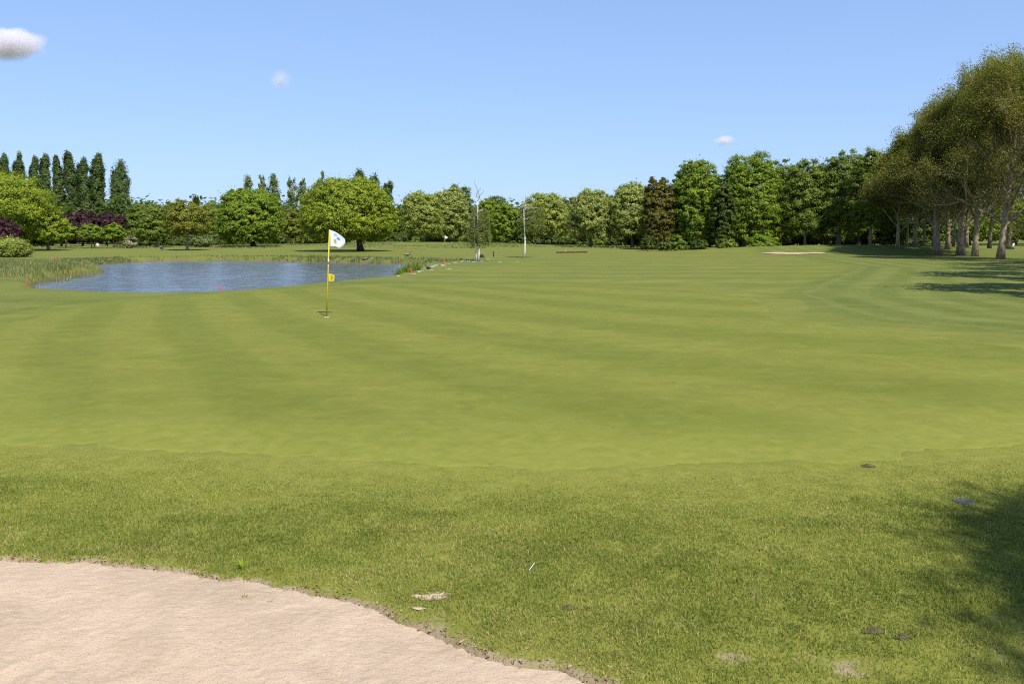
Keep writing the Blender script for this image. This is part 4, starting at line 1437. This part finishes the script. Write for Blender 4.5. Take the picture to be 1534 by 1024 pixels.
# ------------------------------------------------------------------ small things
def timber_edge(name, label, pts, h, mat, step=0.5, group=None):
    rr = np.random.default_rng(len(label))
    P = np.array(pts)
    seg = np.linalg.norm(np.diff(P, axis=0), axis=1)
    c = np.concatenate([[0], np.cumsum(seg)])
    mb = MB()
    for s in np.arange(0, c[-1], step):
        x, y = np.interp(s, c, P[:, 0]), np.interp(s, c, P[:, 1])
        hh = h * rr.uniform(0.5, 1.15)
        mb.tube([(x, y, -0.9), (x, y, -0.45 + hh * 0.95), (x + 0.01, y, -0.45 + hh)], [0.07, 0.065, 0.04], 6)
    o = link(name, mb.mesh(name), mat)
    return tag(o, label, "bank edging", group)


timber_edge("timber_edging", "row of weathered timber stakes holding the far pond bank", [gp(px, py, -0.42) for px, py in [(134, 395.4), (160, 393.6), (200, 391.8), (260, 390.3), (330, 389.9), (400, 390.2), (480, 391.9)]], 0.24, WOOD)
timber_edge("timber_edging", "dark low timber edging along the right part of the far bank", [gp(px, py, -0.42) for px, py in [(486, 392.2), (540, 393.2), (600, 394.2), (644, 394.9)]], 0.17, DARKW)
X0, Y0 = gp(833, 379.6)
X1, Y1 = gp(880, 378.6)
mb = MB()
for k in range(9):
    f0 = k / 9
    x, y = X0 + (X1 - X0) * (f0 + 0.055), Y0 + (Y1 - Y0) * (f0 + 0.055)
    mb.box((x, y, hz(x, y) + 0.07), ((X1 - X0) / 9 - 0.02, 0.14, 0.20), math.atan2(Y1 - Y0, X1 - X0))
tag(link("ditch_edging", mb.mesh("ditch_edging"), DARKW), "dark boards edging the far ditch under the pale olive tree", "bank edging")

# white board, blue tee box, black post, grey cover
X, Y = gp(147, 373.5)
zb = hz(X, Y)
root = thing("sign_board", "small white board in the shade in front of the small trees", "sign", (X, Y, zb))
link("post", MB().box((0, 0, 0.25), (0.06, 0.06, 0.5)).mesh("post"), WOOD, root)
v_, q_, t_ = tube([(0, -0.06, 0.62), (0, -0.02, 0.62)], 0.26, 8)
link("board", mesh_np("board", v_, [q_, t_]), WHT, root)
X, Y = gp(242.5, 375.6)
root = thing("ball_washer", "small dark blue post box on the far bank right of the leaning pale trunk", "post box", (X, Y, hz(X, Y)))
link("post", MB().tube([(0, 0, 0), (0, 0, 0.25)], 0.05, 8).mesh("post"), DARKW, root)
link("box", MB().box((0, 0, 0.36), (0.36, 0.28, 0.26)).mesh("box"), BLUEP, root)
X, Y = gp(739.3, 385.2)
tag(link("short_post", MB().tube([(0, 0, -0.1), (0, 0, 0.52), (0, 0, 0.56)], [0.05, 0.05, 0.03], 8).mesh("short_post"), BLK, None, (X, Y, hz(X, Y))), "short black post in the grass between the two birches", "post")
X, Y = gp(722, 386.2)
o = link("mossy_boulder", sm[1].copy(), None, None, (X, Y, hz(X, Y) + 0.1))
o.data.materials.clear()
o.data.materials.append(plain_mat("mossy_rock", (0.05, 0.06, 0.045), 0.9, 0.1, 0.4))
o.scale = (0.2, 0.2, 0.26)
tag(o, "dark mossy boulder behind the twin-stemmed birch", "boulder")

# golf trolley beyond the trunks at the right edge
Y = 128.0
X = at_depth(1516.5, 366, Y)[0]
root = thing("golf_trolley", "white and dark golf trolley standing between the trunks near the right edge", "golf trolley", (X, Y, hz(X, Y)))
link("bag", MB().tube([(0, 0, 0.2), (0.12, 0, 0.6), (0.24, 0, 1.0)], [0.13, 0.15, 0.16], 12).mesh("bag", True), WHT, root)
for sd in (-0.3, 0.3):
    link("wheel", MB().tube([(0.0, sd - 0.03, 0.15), (0.0, sd + 0.03, 0.15)], 0.15, 14).mesh("wheel"), BLK, root)
link("handle", MB().tube([(0.0, 0, 0.2), (-0.3, 0, 0.6), (-0.55, 0, 0.95)], 0.02, 6).mesh("handle"), BLK, root)
for dx in (0.0, 0.06, -0.05):
    link("club", MB().tube([(0.22 + dx, dx, 0.9), (0.27 + dx, dx, 1.12), (0.32 + dx, dx, 1.13)], [0.012, 0.012, 0.03], 6).mesh("club"), GREYM, root)


def clod(px, py, s, name, label, mat, seed=0, flat=0.35, cat="soil", asp=0.55, lump=0.35):
    X, Y = gp(px, py)
    n = 56
    u = np.linspace(-1.5, 1.5, n)
    U, V = np.meshgrid(u, u)
    U, V = U.ravel(), V.ravel()
    d = np.hypot(U + 0.3 * (fbm(V * 1.7, U, seed + 5, 2) - 0.5), V + 0.25 * np.sin(U * 2 + seed)) + 1.3 * (fbm(U * 1.6 + 9, V * 1.6, seed, 4) - 0.5)
    h = np.clip(1 - d, -0.3, 1)
    z = s * flat * h + s * lump * (fbm(U * 5, V * 5, seed + 2, 3) - 0.55) * np.clip(h * 2 + 0.3, 0, 1)
    i = np.arange(n - 1)[:, None] * n
    j = np.arange(n - 1)[None, :]
    q = np.stack([i + j, i + j + 1, i + n + j + 1, i + n + j], -1).reshape(-1, 4)
    q = q[(h[q] > -0.18).all(1)]
    # keep the one piece that holds the middle
    par = np.arange(n * n)
    for _ in range(120):
        m_ = par[q].min(1)
        new = par.copy()
        np.minimum.at(new, q.ravel(), np.repeat(m_, 4))
        if (new == par).all():
            break
        par = new
    root_id = np.bincount(par[q[:, 0]]).argmax()
    q = q[par[q[:, 0]] == root_id]
    use = np.unique(q)
    mp = np.zeros(n * n, int)
    mp[use] = np.arange(len(use))
    v = np.stack([U * s, V * s * asp, z], 1)[use]
    o = link(name, mesh_np(name, v, [mp[q]], smooth=True), mat, None, (X, Y, hz(X, Y) + 0.008))
    return tag(o, label, cat)


GC = "clods of soil in the rough"
clod(1300, 699, 0.055, "soil_clod", "brown scrape of soil in the rough above the grey cover plate", SOIL)["group"] = GC
clod(1310, 947, 0.05, "soil_clod", "dark clod of soil lying in the rough near the bottom right corner", SOIL, 11)["group"] = GC
clod(1352, 956, 0.038, "soil_clod", "smaller grey clod just right of the dark clod at the bottom right", SOIL, 23)["group"] = GC
clod(851, 911, 0.04, "soil_clod", "little dark clod in the rough right of the spilled sand", SOIL, 31)["group"] = GC
clod(646, 893, 0.085, "spilled_sand", "pale splash of sand lying on the grass above the bunker lip", SAND, 3, 0.10, "sand", 0.5, 0.12)
clod(627, 914, 0.03, "spilled_sand", "small pale sand spot below the larger splash", SAND, 7, 0.12, "sand", 0.5, 0.12)

X, Y = gp(1443, 751.5)
root = thing("cover_plate", "grey oval cover plate sunk in the rough beside the shadow", "cover plate", (X, Y, hz(X, Y) - 0.004), 0.0)
mb = MB()
a = np.linspace(0, 2 * math.pi, 33)[:-1]
vs = [[rr * math.cos(t), rr * math.sin(t), z] for rr, z in [(0.072, -0.03), (0.072, 0.010), (0.068, 0.014), (0.060, 0.014), (0.058, 0.010), (0.002, 0.011)] for t in a]
qs = [[k * 32 + j, k * 32 + (j + 1) % 32, (k + 1) * 32 + (j + 1) % 32, (k + 1) * 32 + j] for k in range(5) for j in range(32)]
mb.add(vs, qs)
link("lid", mb.mesh("lid", True), GREYM, root)

# weed sprout and white stick
def sprout(px, py, s, label):
    X, Y = gp(px, py)
    rr = np.random.default_rng(int(px))
    n = 9
    az = np.arange(n) * 2.4
    v, q, t = blades(np.zeros(n), np.zeros(n), np.zeros(n), np.full(n, s) * rr.uniform(0.7, 1.2, n), np.full(n, s * 0.16), rr.uniform(0.5, 1.1, n), rr, az)
    tint = np.full(n, 0.9)
    zz = -0.03 if bunker_d(np.array([X]), np.array([Y]))[0] < 0 else hz(X, Y)
    o = link("weed", mesh_np("weed", v, [q, t], {"tint": ('FACE', np.concatenate([tint, tint]))}), LEAF['bright'], None, (X, Y, zz))
    tag(o, label, "weed")


sprout(363, 853, 0.075, "single bright green weed standing at the bunker lip")
sprout(366, 890, 0.04, "tiny green sprout growing out of the sand below the bigger weed")
sprout(404, 897, 0.035, "tiny sprout in the sand right of the other one")
X, Y = gp(792.5, 858)
tag(link("white_stick", MB().tube([(0, 0, 0.02), (0.02, 0.03, 0.035), (0.035, 0.055, 0.045)], [0.002, 0.0024, 0.0015], 6).mesh("white_stick"), WHT, None, (X, Y, hz(X, Y))), "thin white stick lying on the rough above the bunker's right side", "stick")

# ------------------------------------------------------------------ clouds
def cloud(px, py, wpx, hpx, label, seed, dens):
    D = 1500.0
    X, Y, Z = at_depth(px, py, D)
    k = D / F_PX
    m, nt, out = new_mat("cloud_vapour")
    g = NT(nt)
    o_ = g.n('ShaderNodeTexCoord').outputs['Object']
    n1 = g.noise(g.scaled(o_, (1.6 * 30 / wpx ** 1.0, 1.6 * 30 / wpx, 2.2 * 30 / wpx)), 0.055, 5, 0.6)
    # soft falloff from the cloud's middle
    ln = g.n('ShaderNodeVectorMath', operation='LENGTH')
    g.l(g.scaled(o_, (2 / (wpx * k), 2 / (wpx * k * 0.6), 2 / (hpx * k))), ln.inputs[0])
    fall = g.mapr(ln.outputs['Value'], 0.1, 1.0, 0.5, -0.4)
    den = g.mapr(g.math('ADD', n1, fall), 0.50, 1.0, 0, dens)
    pv = g.n('ShaderNodeVolumePrincipled')
    pv.inputs['Color'].default_value = (0.93, 0.90, 0.95, 1)
    pv.inputs['Anisotropy'].default_value = 0.2
    g.l(den, pv.inputs['Density'])
    g.l(pv.outputs[0], out.inputs['Volume'])
    la, lo = 14, 24
    pts = np.array([(math.cos(p) * math.cos(t), math.cos(p) * math.sin(t), math.sin(p)) for p in np.linspace(-1.5, 1.5, la) for t in np.arange(lo) * 2 * math.pi / lo])
    rr = np.random.default_rng(seed)
    pts = pts * (1 + 0.10 * np.sin(pts[:, :1] * 5 + seed) * np.cos(pts[:, 1:2] * 4))
    pts = pts * np.array([wpx * k / 2, wpx * k * 0.3, hpx * k / 2]) * 1.08
    q = [[i * lo + j, i * lo + (j + 1) % lo, (i + 1) * lo + (j + 1) % lo, (i + 1) * lo + j] for i in range(la - 1) for j in range(lo)]
    pts = np.vstack([pts, pts[:lo].mean(0), pts[-lo:].mean(0)])
    b, t_ = len(pts) - 2, len(pts) - 1
    tr_ = [[b, (j + 1) % lo, j] for j in range(lo)] + [[t_, (la - 1) * lo + j, (la - 1) * lo + (j + 1) % lo] for j in range(lo)]
    o = link("cloud", mesh_np("cloud", pts, [np.array(q), np.array(tr_)], smooth=True), m, None, (X, Y, Z))
    tag(o, label, "cloud", "small clouds in the blue sky")


cloud(16, 65, 176, 70, "largest white cloud, cut by the left edge high in the sky", 1, 0.16)
cloud(420, 119, 58, 50, "small pale puff of cloud above the round maple", 2, 0.055)
cloud(1085, 210, 52, 26, "tiny flat cloud just above the tallest oak", 3, 0.16)

# ------------------------------------------------------------------ light
ELEV, AZ = 53.0, 26.0          # the sun stands behind the camera to its right
w = bpy.data.worlds.new("World")
scene.world = w
w.use_nodes = True
nt = w.node_tree
sk = nt.nodes.new('ShaderNodeTexSky')
sk.sky_type = 'NISHITA'
sk.sun_disc = False
sk.sun_elevation = R(ELEV)
sk.sun_rotation = R(180 - AZ)
sk.altitude = 0
sk.air_density = 1.0
sk.dust_density = 0.6
sk.ozone_density = 1.2
bg = nt.nodes['Background']
g = NT(nt)
gam = g.n('ShaderNodeGamma')
g.l(g.scaled(sk.outputs[0], (0.16, 0.16, 0.16)), gam.inputs[0])
gam.inputs[1].default_value = 0.49
g.l(g.scaled(gam.outputs[0], (0.57 * 5, 0.74 * 5, 1.06 * 5)), bg.inputs[0])
bg.inputs[1].default_value = 0.131
sd = bpy.data.lights.new("sun", 'SUN')
sd.energy = 5.0
sd.angle = R(0.53)
sd.color = (1.0, 0.955, 0.88)
so = bpy.data.objects.new("sun", sd)
COL.objects.link(so)
tv = Vector((-math.sin(R(AZ)) * math.cos(R(ELEV)), math.cos(R(AZ)) * math.cos(R(ELEV)), -math.sin(R(ELEV))))
so.rotation_euler = tv.to_track_quat('-Z', 'Y').to_euler()
so.location = (30, -40, 60)

scene.view_settings.view_transform = 'Standard'
scene.view_settings.look = 'None'
scene.view_settings.exposure = 0.6
scene.view_settings.gamma = 1
scene.cycles.use_denoising = False
scene.cycles.filter_width = 1.15
scene.cycles.max_bounces = 8
scene.cycles.volume_bounces = 8
scene.cycles.transparent_max_bounces = 8
